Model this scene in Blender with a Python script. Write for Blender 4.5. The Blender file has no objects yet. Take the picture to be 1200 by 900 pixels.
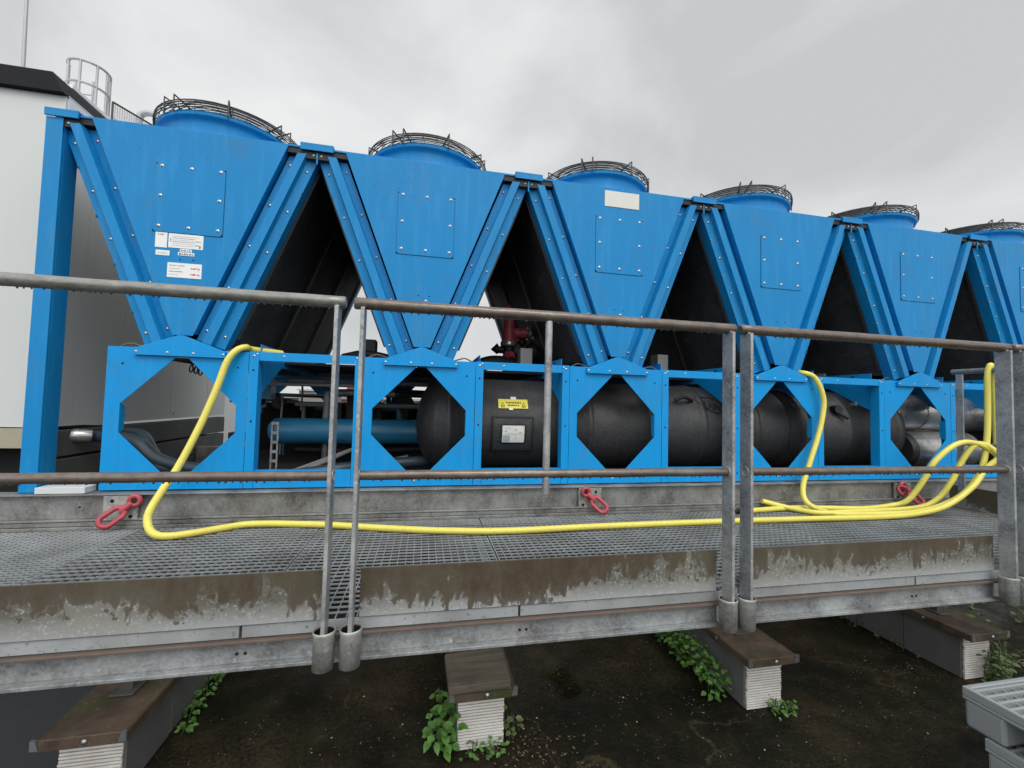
import bpy, math, random
from mathutils import Vector, Matrix
random.seed(7)
S = bpy.context.scene
COL = S.collection
# ------------------------------------------------------------------ camera
cam = bpy.data.cameras.new('camera'); camo = bpy.data.objects.new('camera', cam); COL.objects.link(camo)
R2 = Vector((0.97884236, -0.20305573, 0.02521919)); U2 = Vector((-0.03358561, -0.03786226, 0.99871841))
F = Vector((0.20184064, 0.97843488, 0.04388094))
M = Matrix((R2, U2, -F)).transposed().to_4x4(); M.translation = Vector((0, -2.4648, 0.653))
camo.matrix_world = M
cam.sensor_width = 36; cam.lens = 496.95 / 1200 * 36; cam.clip_start = .02; cam.clip_end = 2000
S.camera = camo
# ------------------------------------------------------------------ world: overcast
W = bpy.data.worlds.new('World'); S.world = W; W.use_nodes = True
nt = W.node_tree; nt.nodes.clear()
def nn(t, **k):
    n = nt.nodes.new(t)
    for a, b in k.items(): setattr(n, a, b)
    return n
out = nn('ShaderNodeOutputWorld'); mixs = nn('ShaderNodeMixShader'); mixs.inputs[0].default_value = .94
bg1 = nn('ShaderNodeBackground'); bg2 = nn('ShaderNodeBackground'); sky = nn('ShaderNodeTexSky', sky_type='NISHITA')
sky.sun_disc = False; sky.sun_elevation = math.radians(52); sky.sun_rotation = math.radians(165); sky.dust_density = 4
bg1.inputs[1].default_value = .1
nt.links.new(sky.outputs[0], bg1.inputs[0])
tc = nn('ShaderNodeTexCoord'); mp = nn('ShaderNodeMapping'); mp.inputs['Scale'].default_value = (1.5, 1.5, 2.0)
mp.inputs['Location'].default_value = (.35, .2, .1)
nz = nn('ShaderNodeTexNoise'); nz.inputs['Scale'].default_value = 1.5; nz.inputs['Detail'].default_value = 5; nz.inputs['Roughness'].default_value = .5
nz.inputs['Distortion'].default_value = .4
rp = nn('ShaderNodeValToRGB'); rp.color_ramp.elements[0].position = .34; rp.color_ramp.elements[1].position = .68
rp.color_ramp.elements[0].color = (.60, .62, .625, 1); rp.color_ramp.elements[1].color = (.90, .91, .91, 1)
nt.links.new(tc.outputs['Generated'], mp.inputs[0]); nt.links.new(mp.outputs[0], nz.inputs[0]); nt.links.new(nz.outputs[0], rp.inputs[0])
sp = nn('ShaderNodeVectorMath', operation='DOT_PRODUCT'); nt.links.new(tc.outputs['Generated'], sp.inputs[0])
d = Vector((-.15, -.75, .75)).normalized(); sp.inputs[1].default_value = d      # thinner cloud round the hidden sun
mr = nn('ShaderNodeMapRange'); mr.inputs[1].default_value = .25; mr.inputs[2].default_value = 1; mr.inputs[3].default_value = 1; mr.inputs[4].default_value = 2.6
nt.links.new(sp.outputs['Value'], mr.inputs[0]); nt.links.new(rp.outputs[0], bg2.inputs[0]); nt.links.new(mr.outputs[0], bg2.inputs[1])
nt.links.new(bg1.outputs[0], mixs.inputs[1]); nt.links.new(bg2.outputs[0], mixs.inputs[2]); nt.links.new(mixs.outputs[0], out.inputs[0])
# ------------------------------------------------------------------ sun behind cloud
sl = bpy.data.lights.new('sun', 'SUN'); sl.energy = 1.1; sl.angle = math.radians(25); sl.color = (1, .97, .93)
so = bpy.data.objects.new('sun', sl); COL.objects.link(so)
az = math.radians(165); el = math.radians(52)
sd = Vector((math.sin(az) * math.cos(el), math.cos(az) * math.cos(el), math.sin(el)))
so.rotation_euler = sd.to_track_quat('Z', 'Y').to_euler(); so.location = (0, -5, 8)
S.view_settings.view_transform = 'Standard'; S.view_settings.look = 'None'; S.view_settings.exposure = 0; S.view_settings.gamma = 1
try: S.view_settings.use_curve_mapping = False
except Exception: pass
S.render.resolution_x = 1024; S.render.resolution_y = 768

# ------------------------------------------------------------------ materials
class Mat:
    def __init__(s, name):
        s.m = bpy.data.materials.new(name); s.m.use_nodes = True; s.t = s.m.node_tree; s.b = s.t.nodes['Principled BSDF']
        g = s.t.nodes.new('ShaderNodeNewGeometry'); s.pos = g.outputs['Position']
    def noise(s, scale, detail=4, rough=.55, stretch=(1, 1, 1), dist=0, off=(0, 0, 0)):
        mp = s.t.nodes.new('ShaderNodeMapping'); mp.inputs['Scale'].default_value = stretch; mp.inputs['Location'].default_value = off
        s.t.links.new(s.pos, mp.inputs[0]); n = s.t.nodes.new('ShaderNodeTexNoise')
        n.inputs['Scale'].default_value = scale; n.inputs['Detail'].default_value = detail; n.inputs['Roughness'].default_value = rough
        n.inputs['Distortion'].default_value = dist
        s.t.links.new(mp.outputs[0], n.inputs['Vector']); return n.outputs['Fac']
    def ramp(s, f, *st, interp='LINEAR'):
        r = s.t.nodes.new('ShaderNodeValToRGB'); cr = r.color_ramp; cr.interpolation = interp
        while len(cr.elements) < len(st): cr.elements.new(.5)
        for e, (p, c) in zip(cr.elements, st):
            e.position = p; e.color = (*c, 1) if isinstance(c, tuple) else (c, c, c, 1)
        s.t.links.new(f, r.inputs[0]); return r.outputs[0]
    def mix(s, f, a, b, mode='MIX'):
        n = s.t.nodes.new('ShaderNodeMix'); n.data_type = 'RGBA'; n.blend_type = mode
        for i, v in ((0, f), (6, a), (7, b)):
            if isinstance(v, (int, float)): n.inputs[i].default_value = v if i == 0 else (v, v, v, 1)
            elif isinstance(v, tuple): n.inputs[i].default_value = (*v, 1)
            else: s.t.links.new(v, n.inputs[i])
        return n.outputs[2]
    def math(s, op, a, b=0, c=0):
        n = s.t.nodes.new('ShaderNodeMath'); n.operation = op
        for i, v in enumerate((a, b, c)):
            if isinstance(v, (int, float)): n.inputs[i].default_value = v
            else: s.t.links.new(v, n.inputs[i])
        return n.outputs[0]
    def xyz(s):
        n = s.t.nodes.new('ShaderNodeSeparateXYZ'); s.t.links.new(s.pos, n.inputs[0]); return n.outputs
    def set(s, col=None, rough=None, metal=None, bump=None, bs=.3, bd=.002, spec=None, coat=None):
        for nm, v in (('Base Color', col), ('Roughness', rough), ('Metallic', metal), ('Specular IOR Level', spec), ('Coat Weight', coat)):
            if v is None: continue
            if isinstance(v, tuple): s.b.inputs[nm].default_value = (*v, 1)
            elif isinstance(v, (int, float)): s.b.inputs[nm].default_value = v
            else: s.t.links.new(v, s.b.inputs[nm])
        if bump is not None:
            n = s.t.nodes.new('ShaderNodeBump'); n.inputs['Strength'].default_value = bs; n.inputs['Distance'].default_value = bd
            s.t.links.new(bump, n.inputs['Height']); s.t.links.new(n.outputs[0], s.b.inputs['Normal'])
        return s.m
def simple(name, col, rough=.5, metal=0, var=.12, scale=14):
    m = Mat(name); n = m.noise(scale, 5)
    return m.set(m.mix(n, tuple(c * (1 - var) for c in col), tuple(min(1, c * (1 + var)) for c in col)), rough, metal)

def blue_mat(name, A, B):
    m = Mat(name)
    big = m.noise(2.2, 5); streak = m.noise(9, 5, .6, (3, 3, .35)); fine = m.noise(150, 2, .5)
    c = m.mix(big, A, B)
    c = m.mix(m.ramp(streak, (.5, 0), (.78, .35)), c, (.05, .33, .68))            # washed out streaks
    z = m.xyz()[2]
    low = m.ramp(z, (.0, 0), (.2, 0), (.45, .0), (1, 0))
    sp = m.noise(75, 3, .6, (1, 1, .8)); wet = m.noise(3.5, 3, .5, off=(4, 2, 0))
    spots = m.math('MULTIPLY', m.ramp(sp, (.6, 0), (.68, 1)), m.ramp(wet, (.45, 0), (.7, .75)))
    c = m.mix(spots, c, (.010, .115, .34))
    dirt = m.noise(4.5, 6, .7, (1, 1, .6), off=(7, 1, 3))
    c = m.mix(m.ramp(dirt, (.52, 0), (.8, .5)), c, (.06, .17, .30))
    return m.set(c, m.ramp(wet, (.3, .48), (.7, .34)), 0, m.math('ADD', m.math('MULTIPLY', fine, .3), spots), .4, .001, spec=.22)
def galv_mat(name='galvanised_steel', tint=(1, 1, 1), dark=1.0, rust=.0):
    m = Mat(name)
    v = m.t.nodes.new('ShaderNodeTexVoronoi'); v.inputs['Scale'].default_value = 130; m.t.links.new(m.pos, v.inputs['Vector'])
    sv = m.t.nodes.new('ShaderNodeSeparateColor'); m.t.links.new(v.outputs['Color'], sv.inputs[0])
    big = m.noise(7, 7, .65); blot = m.noise(22, 6, .7, dist=.6)
    T = lambda c: tuple(a * b * dark for a, b in zip((c, c * 1.01, c * 1.0), tint))
    c = m.mix(m.ramp(big, (.32, 0), (.66, 1)), T(.13), T(.42))
    c = m.mix(m.math('MULTIPLY', sv.outputs[0], .35), c, T(.60))
    c = m.mix(m.ramp(blot, (.55, 0), (.7, .55)), c, T(.13))
    c = m.mix(m.ramp(m.noise(35, 4, .7, off=(3, 3, 3)), (.62, 0), (.74, .7)), c, T(.75))
    if rust:
        c = m.mix(m.ramp(m.noise(9, 6, .7, (1, 1, .5), off=(9, 0, 0)), (.5, 0), (.72, rust)), c, (.13, .075, .045))
    return m.set(c, m.ramp(big, (.3, .38), (.7, .6)), .45, m.math('ADD', blot, m.math('MULTIPLY', sv.outputs[0], .25)), .25, .001)
def toe_mat():
    m = Mat('stained_toe_plate'); x, y, z = m.xyz()
    h = m.math('DIVIDE', z, .145)
    n1 = m.noise(20, 6, .6, (1, 1, .42), dist=.6); n2 = m.noise(60, 4, .6, (1, 1, .6))
    n3 = m.noise(2.1, 3, .5, off=(5, 0, 0))
    a = m.math('ADD', m.math('MULTIPLY', m.math('SUBTRACT', n1, .5), 2.3), m.math('MULTIPLY', m.math('SUBTRACT', n2, .5), .55))
    a = m.math('ADD', m.math('ADD', a, m.math('MULTIPLY', m.math('SUBTRACT', n3, .5), 2.2)), h)
    wet = m.ramp(a, (.36, 0), (.42, .5), (.50, .85), (1.0, 1))
    spots = m.ramp(m.noise(38, 3, .55, off=(1, 8, 2)), (.60, 0), (.63, 1))
    wet = m.math('MAXIMUM', wet, m.math('MULTIPLY', spots, m.ramp(h, (.12, 0), (.3, .85))))
    vo = m.t.nodes.new('ShaderNodeTexVoronoi'); vo.inputs['Scale'].default_value = 48; m.t.links.new(m.pos, vo.inputs['Vector'])
    sc_ = m.t.nodes.new('ShaderNodeSeparateColor'); m.t.links.new(vo.outputs['Color'], sc_.inputs[0])
    lim = m.math('MULTIPLY', m.math('SUBTRACT', sc_.outputs[0], .45), 1.0)
    drop = m.math('LESS_THAN', vo.outputs['Distance'], m.math('MULTIPLY', lim, m.ramp(a, (.05, .2), (.42, 1.0))))
    wet = m.math('MAXIMUM', wet, m.math('MULTIPLY', drop, .8))
    bigc = m.noise(2.6, 4, .6, off=(2, 9, 1)); streak = m.noise(70, 4, .7, (1, 1, .06))
    brown = m.mix(m.ramp(bigc, (.35, 0), (.65, 1)), (.052, .032, .017), (.088, .080, .052)); brown = m.mix(m.ramp(n2, (.45, 0), (.7, .5)), brown, (.12, .10, .075)); brown = m.mix(m.math('MULTIPLY', streak, .6), brown, (.13, .105, .08))
    dry = m.mix(m.ramp(h, (0, 0), (.45, 1)), (.36, .37, .37), (.125, .120, .098))
    dry = m.mix(m.ramp(bigc, (.45, 0), (.7, .7)), dry, (.29, .28, .25))
    dry = m.mix(m.ramp(m.noise(110, 3, .6), (.55, 0), (.7, .5)), dry, (.52, .54, .54))
    c = m.mix(wet, dry, brown)
    return m.set(c, m.mix(wet, .55, .30), .15, m.noise(60, 5), .2, .001)
def rail_mat(name, a, b, rgh=.26):
    m = Mat(name); n = m.noise(24, 8, .75, (1, 2, 2)); n2 = m.noise(6, 6, .7); f = m.noise(130, 4, .7)
    c = m.mix(m.ramp(n, (.3, 0), (.7, 1)), a, b); c = m.mix(m.ramp(n2, (.5, 0), (.7, .6)), c, (.24, .225, .20))
    c = m.mix(m.ramp(f, (.62, 0), (.72, .5)), c, (.05, .04, .035))
    return m.set(c, rgh, .3, m.math('ADD', n, m.math('MULTIPLY', f, .5)), .5, .0015)
def ground_mat():
    m = Mat('wet_dark_concrete'); n1 = m.noise(1.3, 7, .62); n2 = m.noise(6, 8, .72, dist=.4, off=(3, 1, 0)); n3 = m.noise(60, 5, .7)
    c = m.mix(m.ramp(n1, (.35, 0), (.68, 1)), (.003, .0028, .0012), (.014, .013, .005))
    c = m.mix(m.ramp(n2, (.5, 0), (.72, .8)), c, (.028, .022, .011))
    c = m.mix(m.ramp(m.noise(2.3, 6, .7, off=(9, 4, 1)), (.50, 0), (.68, .7)), c, (.016, .022, .006))    # moss
    c = m.mix(m.ramp(n3, (.60, 0), (.75, .7)), c, (.07, .062, .045))
    c = m.mix(m.ramp(n3, (.28, .8), (.4, 0)), c, (.006, .006, .005))
    # puddles: smooth sheets of water
    x, y, z = m.xyz()
    dx = m.math('SUBTRACT', x, .78); dy = m.math('SUBTRACT', y, -.20)
    dd = m.math('SQRT', m.math('ADD', m.math('MULTIPLY', dx, dx), m.math('MULTIPLY', m.math('MULTIPLY', dy, dy), .35)))
    pd = m.math('ADD', dd, m.math('MULTIPLY', m.math('SUBTRACT', n2, .5), .5))
    pud = m.ramp(pd, (.06, 1), (.16, 0))
    rg = m.mix(pud, m.ramp(m.noise(2.2, 5, .6, off=(2, 7, 0)), (.35, .25), (.6, .8)), .03)
    c = m.mix(m.math('MULTIPLY', pud, .6), c, (.006, .006, .005))
    b = m.math('MULTIPLY', m.math('ADD', n3, m.math('MULTIPLY', n2, 2.5)), m.math('SUBTRACT', 1, pud))
    v = m.t.nodes.new('ShaderNodeTexVoronoi'); v.feature = 'DISTANCE_TO_EDGE'; v.inputs['Scale'].default_value = .9
    wp = m.t.nodes.new('ShaderNodeVectorMath'); wp.operation = 'ADD'; nd = m.t.nodes.new('ShaderNodeTexNoise'); nd.inputs['Scale'].default_value = 2.5; nd.inputs['Detail'].default_value = 5
    m.t.links.new(m.pos, nd.inputs['Vector']); m.t.links.new(m.pos, wp.inputs[0]); m.t.links.new(nd.outputs['Color'], wp.inputs[1]); m.t.links.new(wp.outputs[0], v.inputs['Vector'])
    ck = m.math('MULTIPLY', m.ramp(v.outputs['Distance'], (.004, 1), (.016, 0)), m.ramp(n2, (.4, 0), (.6, 1)))
    c = m.mix(m.math('MULTIPLY', ck, .7), c, (.075, .06, .03))
    warm = m.ramp(m.noise(1.7, 5, .65, off=(0, 5, 5)), (.42, 0), (.62, 1))
    c = m.mix(m.math('MULTIPLY', warm, m.ramp(m.math('ADD', m.math('MULTIPLY', n3, .8), m.math('MULTIPLY', n2, .4)), (.5, 0), (.68, .8))), c, (.060, .044, .022))
    return m.set(c, rg, 0, b, .8, .016, spec=.16)
def wall_mat(name, base, streak=.3, panel=None):
    m = Mat(name); n = m.noise(1.5, 5); s = m.noise(14, 5, .65, (3, 3, .12)); f = m.noise(90, 3)
    c = m.mix(n, tuple(v * .93 for v in base), base)
    c = m.mix(m.ramp(s, (.5, 0), (.78, streak)), c, tuple(v * .35 for v in base))
    return m.set(c, .5, 0, f, .12, .001)
def coil_mat():
    m = Mat('black_coil'); n = m.noise(5, 6, .7); f = m.noise(260, 2, .5, (1, 1, .2))
    c = m.mix(m.ramp(n, (.4, 0), (.75, 1)), (.030, .030, .034), (.085, .080, .078))
    c = m.mix(m.ramp(m.noise(16, 4, .7, (1, .25, 1)), (.60, 0), (.74, .5)), c, (.20, .19, .18))
    w = m.t.nodes.new('ShaderNodeTexWave'); w.inputs['Scale'].default_value = 28; w.bands_direction = 'Z'; m.t.links.new(m.pos, w.inputs['Vector'])
    c = m.mix(m.math('MULTIPLY', w.outputs['Fac'], .35), c, (.003, .003, .003))
    return m.set(c, .7, 0, m.math('ADD', f, w.outputs['Fac']), .5, .002)
def rib_mat():
    m = Mat('ribbed_white_board'); x, y, z = m.xyz()
    n = m.noise(25, 5, .6); b = m.noise(5, 4, .6)
    c = m.mix(n, (.62, .58, .53), (.80, .78, .76)); c = m.mix(m.ramp(b, (.5, 0), (.75, .4)), c, (.42, .37, .30))
    return m.set(c, .75, 0, n, .3, .003)
def cap_mat():
    m = Mat('rusty_cap_sheet'); n = m.noise(6, 6, .7); g = m.noise(3, 5, .6, off=(1, 2, 3)); f = m.noise(50, 4, .7)
    c = m.mix(m.ramp(n, (.35, 0), (.65, 1)), (.042, .029, .019), (.135, .094, .062))
    c = m.mix(m.ramp(g, (.46, 0), (.6, .85)), c, (.045, .056, .015)); c = m.mix(m.ramp(f, (.6, 0), (.7, .6)), c, (.20, .17, .13))
    return m.set(c, .55, 0, f, .5, .004)
def wood_mat():
    m = Mat('weathered_wood'); g = m.noise(9, 6, .7, (.35, 6, 6)); n = m.noise(20, 5)
    c = m.mix(m.ramp(g, (.3, 0), (.7, 1)), (.05, .04, .028), (.15, .125, .09)); c = m.mix(m.ramp(n, (.58, 0), (.7, .5)), c, (.03, .026, .02))
    return m.set(c, .8, 0, g, .6, .004)
def side_mat():
    m = Mat('grey_cladding_board'); n = m.noise(7, 6, .65); s = m.noise(60, 4, .6, (1, 1, .1))
    c = m.mix(n, (.08, .082, .078), (.17, .172, .165)); c = m.mix(m.ramp(m.xyz()[2], (0, 0), (1, 0)), c, c)
    return m.set(c, .7, 0, s, .4, .002)
def leaf_mat(name, a, b):
    m = Mat(name); n = m.noise(28, 3); oi = m.t.nodes.new('ShaderNodeObjectInfo')
    c = m.mix(m.ramp(n, (.3, 0), (.7, 1)), a, b)
    m.b.inputs['Subsurface Weight'].default_value = 0
    return m.set(c, .42, 0, m.noise(120, 2), .2, .001, spec=.5)
def ins_mat():
    m = Mat('black_rubber_insulation'); n = m.noise(4, 6, .6); s = m.noise(12, 4, .6, (4, .6, .6)); f = m.noise(120, 4, .6)
    c = m.mix(n, (.020, .020, .021), (.038, .038, .040)); c = m.mix(m.ramp(s, (.52, 0), (.72, .5)), c, (.062, .062, .063))
    c = m.mix(m.ramp(m.noise(30, 5, .7, (1, 1, .4)), (.62, 0), (.72, .5)), c, (.008, .008, .008))
    return m.set(c, .48, 0, m.math('ADD', n, m.math('MULTIPLY', f, .15)), .8, .018)
def grate_mat():
    m = Mat('galvanised_grating'); n = m.noise(6, 5, .6); f = m.noise(80, 3)
    c = m.mix(n, (.20, .215, .22), (.46, .48, .49)); c = m.mix(m.ramp(f, (.6, 0), (.7, .6)), c, (.10, .10, .10))
    c = m.mix(m.ramp(m.noise(3, 4, .6, off=(2, 2, 2)), (.45, 0), (.7, .6)), c, (.17, .16, .14)); return m.set(c, .5, .1, spec=.3)
def hose_mat():
    m = Mat('yellow_hose'); n = m.noise(7, 4); f = m.noise(70, 5, .7); k = m.noise(160, 3, .5, (.3, 1, 1))
    c = m.mix(n, (.70, .60, .10), (.84, .75, .15)); c = m.mix(m.ramp(f, (.56, 0), (.72, .5)), c, (.42, .36, .12)); c = m.mix(m.ramp(k, (.66, 0), (.72, .45)), c, (.20, .18, .06))
    return m.set(c, .38, 0, f, .3, .002)
BLUE = blue_mat('blue_paint', (.005, .195, .47), (.008, .245, .57)); BLUEF = blue_mat('bright_blue_frame_paint', (.003, .25, .62), (.005, .31, .72)); GALV = galv_mat(); GALVW = galv_mat('galvanised_whitish', (1.03, 1.03, 1.0), 1.05, .25); GALVR = galv_mat('galvanised_rusty', dark=.9, rust=.6)
GALVB = galv_mat('galvanised_streaky', (.97, 1.0, 1.02), .90, .3); GALVD = galv_mat('galvanised_dull', (1, 1, .98), .72, .35)
TOE = toe_mat(); RAILB = rail_mat('brown_wet_steel', (.085, .062, .050), (.19, .155, .13)); RAILG = rail_mat('grey_wet_steel', (.14, .135, .12), (.30, .30, .28))
GROUND = ground_mat(); COIL = coil_mat(); RIB = rib_mat(); CAP = cap_mat(); WOOD = wood_mat(); SIDE = side_mat(); INS = ins_mat(); GRATE = grate_mat()
WWALL = wall_mat('white_sheet_wall', (.60, .62, .61), .03); GWALL = wall_mat('grey_sheet_wall', (.74, .76, .75), .14); PALE = wall_mat('pale_sheet_wall', (.62, .64, .65), .1)
ROOFD = simple('dark_roof_sheet', (.010, .010, .014), .6); ROOFD.node_tree.nodes['Principled BSDF'].inputs['Specular IOR Level'].default_value = .1; BOLT = simple('bright_bolt', (.42, .43, .45), .32, .8, .1)
WIRE = simple('weathered_guard_wire', (.055, .052, .050), .5, .3, .4, 30); BLACK = simple('black_steel', (.009, .009, .010), .6); HOLE_SHADE = simple('hole_and_shade_black', (.006, .006, .006), .9)  # last one: near-black for drilled holes and for painted-in shade
HOSE = hose_mat(); RED = simple('red_painted_steel', (.40, .06, .08), .45, 0, .45, 30)
RUST = simple('rust_brown', (.125, .095, .075), .6, 0, .3, 25); STICK = simple('white_sticker', (.78, .79, .78), .4, 0, .02)
CREAM = simple('cream_sticker', (.66, .65, .60), .45, 0, .04); YEL = simple('yellow_sticker', (.80, .70, .05), .4, 0, .05)
INK = simple('dark_ink', (.03, .03, .035), .6); INKG = simple('grey_ink', (.25, .26, .28), .6); INKR = simple('red_ink', (.45, .08, .16), .6); INKL = simple('pale_ink', (.50, .53, .56), .6)
PIPEB = simple('dark_blue_pipe', (.02, .15, .28), .35, 0, .25); HOSEG = simple('slate_rubber_hose', (.035, .055, .075), .4, 0, .3, 20)
SILVER = galv_mat('bright_cladding', (1, .97, .93), 1.35); SILVER.node_tree.nodes['Principled BSDF'].inputs['Metallic'].default_value = .75
SILVER.node_tree.nodes['Principled BSDF'].inputs['Roughness'].default_value = .3
for l in list(SILVER.node_tree.links):
    if l.to_socket.name == 'Roughness' and l.to_node.type == 'BSDF_PRINCIPLED': SILVER.node_tree.links.remove(l)
PLAST = simple('grey_plastic', (.27, .29, .30), .45, 0, .10, 8); PLANK = simple('dark_planks', (.12, .125, .115), .8, 0, .45, 6); TAN = simple('tan_sill', (.36, .33, .25), .7, 0, .15)
CAGE = simple('pale_steel_tube', (.42, .42, .44), .4, .3); LEAF = leaf_mat('green_leaf', (.045, .125, .022), (.12, .25, .05)); LEAF2 = leaf_mat('olive_leaf', (.055, .095, .025), (.15, .19, .07))
STEM = simple('plant_stem', (.06, .09, .03), .6); STONE = simple('pale_gravel', (.35, .33, .29), .8, 0, .5, 60); REDBR = simple('red_brick_far', (.35, .09, .06), .7)
DROP = simple('water_bead', (.10, .10, .10), .05, .0); FADE = simple('grey_cabinet', (.30, .30, .29), .5); DSTEEL = simple('dull_dark_steel', (.07, .068, .062), .6, .2, .35, 18); MEMB = simple('grey_roof_membrane', (.040, .043, .050), .6, 0, .2)

# ------------------------------------------------------------------ mesh helpers
def catmull(P, n=8):
    P = [Vector(p) for p in P]; Q = [P[0] * 2 - P[1]] + P + [P[-1] * 2 - P[-2]]; o = []
    for i in range(1, len(Q) - 2):
        a, b, c, d = Q[i - 1:i + 3]
        for k in range(n):
            t = k / n
            o.append(.5 * ((2 * b) + (c - a) * t + (2 * a - 5 * b + 4 * c - d) * t * t + (3 * b - a - 3 * c + d) * t ** 3))
    o.append(P[-1]); return o
class MB:
    def __init__(s): s.v = []; s.f = []; s.m = []; s.sm = []
    def add(s, vs, fs, mi=0, smooth=False):
        o = len(s.v); s.v += [tuple(v) for v in vs]
        for f in fs: s.f.append([i + o for i in f]); s.m.append(mi); s.sm.append(smooth)
    def box(s, x0, x1, y0, y1, z0, z1, mi=0):
        s.add([(x, y, z) for z in (z0, z1) for y in (y0, y1) for x in (x0, x1)],
              [(0, 2, 3, 1), (4, 5, 7, 6), (0, 1, 5, 4), (2, 6, 7, 3), (0, 4, 6, 2), (1, 3, 7, 5)], mi)
    def prism(s, poly, a0, a1, axis='y', mi=0):
        n = len(poly)
        def P(p, a): return {'y': (p[0], a, p[1]), 'x': (a, p[0], p[1]), 'z': (p[0], p[1], a)}[axis]
        s.add([P(p, a0) for p in poly] + [P(p, a1) for p in poly],
              [list(range(n)), list(range(2 * n - 1, n - 1, -1))] + [(i, i + n, (i + 1) % n + n, (i + 1) % n) for i in range(n)], mi)
    def ring(s, outer, inner, a0, a1, mi=0):              # plate with a hole, extruded in y
        n = len(outer); vs = [(p[0], a, p[1]) for a in (a0, a1) for L in (outer, inner) for p in L]; fs = []
        for i in range(n):
            j = (i + 1) % n
            fs += [(i, j, n + j, n + i), (2 * n + i, 3 * n + i, 3 * n + j, 2 * n + j), (i, 2 * n + i, 2 * n + j, j), (n + i, n + j, 3 * n + j, 3 * n + i)]
        s.add(vs, fs, mi)
    def tube(s, P, r, n=10, mi=0, closed=False, caps=True):
        P = [Vector(p) for p in P]; k = len(P); R = r if isinstance(r, (list, tuple)) else [r] * k
        T = [((P[(i + 1) % k] - P[i - 1]) if closed else (P[min(i + 1, k - 1)] - P[max(i - 1, 0)])).normalized() for i in range(k)]
        u = T[0].orthogonal().normalized(); vs = []
        for i in range(k):
            u = (u - T[i] * u.dot(T[i])).normalized(); w = T[i].cross(u)
            for j in range(n):
                a = 2 * math.pi * j / n; vs.append(P[i] + (u * math.cos(a) + w * math.sin(a)) * R[i])
        fs = [(i * n + j, i * n + (j + 1) % n, ((i + 1) % k) * n + (j + 1) % n, ((i + 1) % k) * n + j) for i in range(k if closed else k - 1) for j in range(n)]
        s.add(vs, fs, mi, True)
        if caps and not closed: s.add(vs[:n], [list(range(n - 1, -1, -1))], mi); s.add(vs[-n:], [list(range(n))], mi)
    def cyl(s, a, b, r, n=16, mi=0, r2=None): s.tube([a, b], [r, r if r2 is None else r2], n, mi)
    def lathe(s, prof, c, axis='z', n=40, mi=0, smooth=True, seg=None):
        c = Vector(c); vs = []; k = len(prof)
        for j in range(n):
            a = 2 * math.pi * j / n; ca, sa = math.cos(a), math.sin(a)
            for r, h in prof: vs.append(c + (Vector((r * ca, r * sa, h)) if axis == 'z' else Vector((h, r * ca, r * sa)) if axis == 'x' else Vector((r * ca, h, r * sa))))
        s.add(vs, [(j * k + i, ((j + 1) % n) * k + i, ((j + 1) % n) * k + i + 1, j * k + i + 1) for j in range(n) for i in range(k - 1)], mi, smooth)
    def dome(s, c, r, dirv=(0, -1, 0), mi=0, flat=.7):
        c = Vector(c); w = Vector(dirv).normalized(); u = w.orthogonal().normalized(); t = w.cross(u); vs = []
        for rr, h in ((1.25, 0), (1.25, .18), (.95, .25), (.6, .75)):
            for j in range(8):
                a = j * math.pi / 4; vs.append(c + (u * math.cos(a) + t * math.sin(a)) * r * rr + w * r * h * flat)
        vs.append(c + w * r * flat)
        fs = [(i * 8 + j, i * 8 + (j + 1) % 8, i * 8 + 8 + (j + 1) % 8, i * 8 + 8 + j) for i in range(3) for j in range(8)] + [(24 + j, 24 + (j + 1) % 8, 32) for j in range(8)]
        s.add(vs, fs, mi, True)
    def blob(s, c, r, mi=0, sq=(1, 1, 1)):
        c = Vector(c); vs = []; q = [random.uniform(.75, 1.25) for _ in range(14)]
        for i, d in enumerate([(1, 0, 0), (-1, 0, 0), (0, 1, 0), (0, -1, 0), (0, 0, 1), (0, 0, -1)]): vs.append(c + Vector([a * b for a, b in zip(d, sq)]) * r * q[i])
        s.add(vs, [(0, 2, 4), (2, 1, 4), (1, 3, 4), (3, 0, 4), (2, 0, 5), (1, 2, 5), (3, 1, 5), (0, 3, 5)], mi, True)
    def build(s, name, mats, parent=None, bevel=0, kind=None, label=None, origin=None, recalc=True):
        me = bpy.data.meshes.new(name); o = bpy.data.objects.new(name, me); COL.objects.link(o)
        L = parent['_loc'] if parent is not None else Vector(origin) if origin is not None else Vector((0, 0, 0))
        me.from_pydata([tuple(Vector(v) - L) for v in s.v], [], s.f)
        for m in (mats if isinstance(mats, (list, tuple)) else [mats]): me.materials.append(m)
        me.polygons.foreach_set('material_index', s.m); me.polygons.foreach_set('use_smooth', s.sm); me.update()
        if recalc:
            import bmesh
            bm = bmesh.new(); bm.from_mesh(me); bmesh.ops.recalc_face_normals(bm, faces=bm.faces); bm.to_mesh(me); bm.free()
        if parent is not None:
            o.parent = parent['_o']
        else: o.location = L
        if bevel:
            b = o.modifiers.new('bevel', 'BEVEL'); b.width = bevel; b.segments = 2; b.limit_method = 'ANGLE'; b.angle_limit = math.radians(40)
        if kind: o['kind'] = kind
        if label: o['label'] = label
        return {'_o': o, '_loc': L}
def thing(name, label, cat, loc=(0, 0, 0), group=None):
    o = bpy.data.objects.new(name, None); COL.objects.link(o); o.location = loc; o.empty_display_size = .1
    o['label'] = label; o['category'] = cat
    if group: o['group'] = group
    return {'_o': o, '_loc': Vector(loc)}
def tag(h, label, cat, group=None):
    h['_o']['label'] = label; h['_o']['category'] = cat
    if group: h['_o']['group'] = group
    return h
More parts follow.
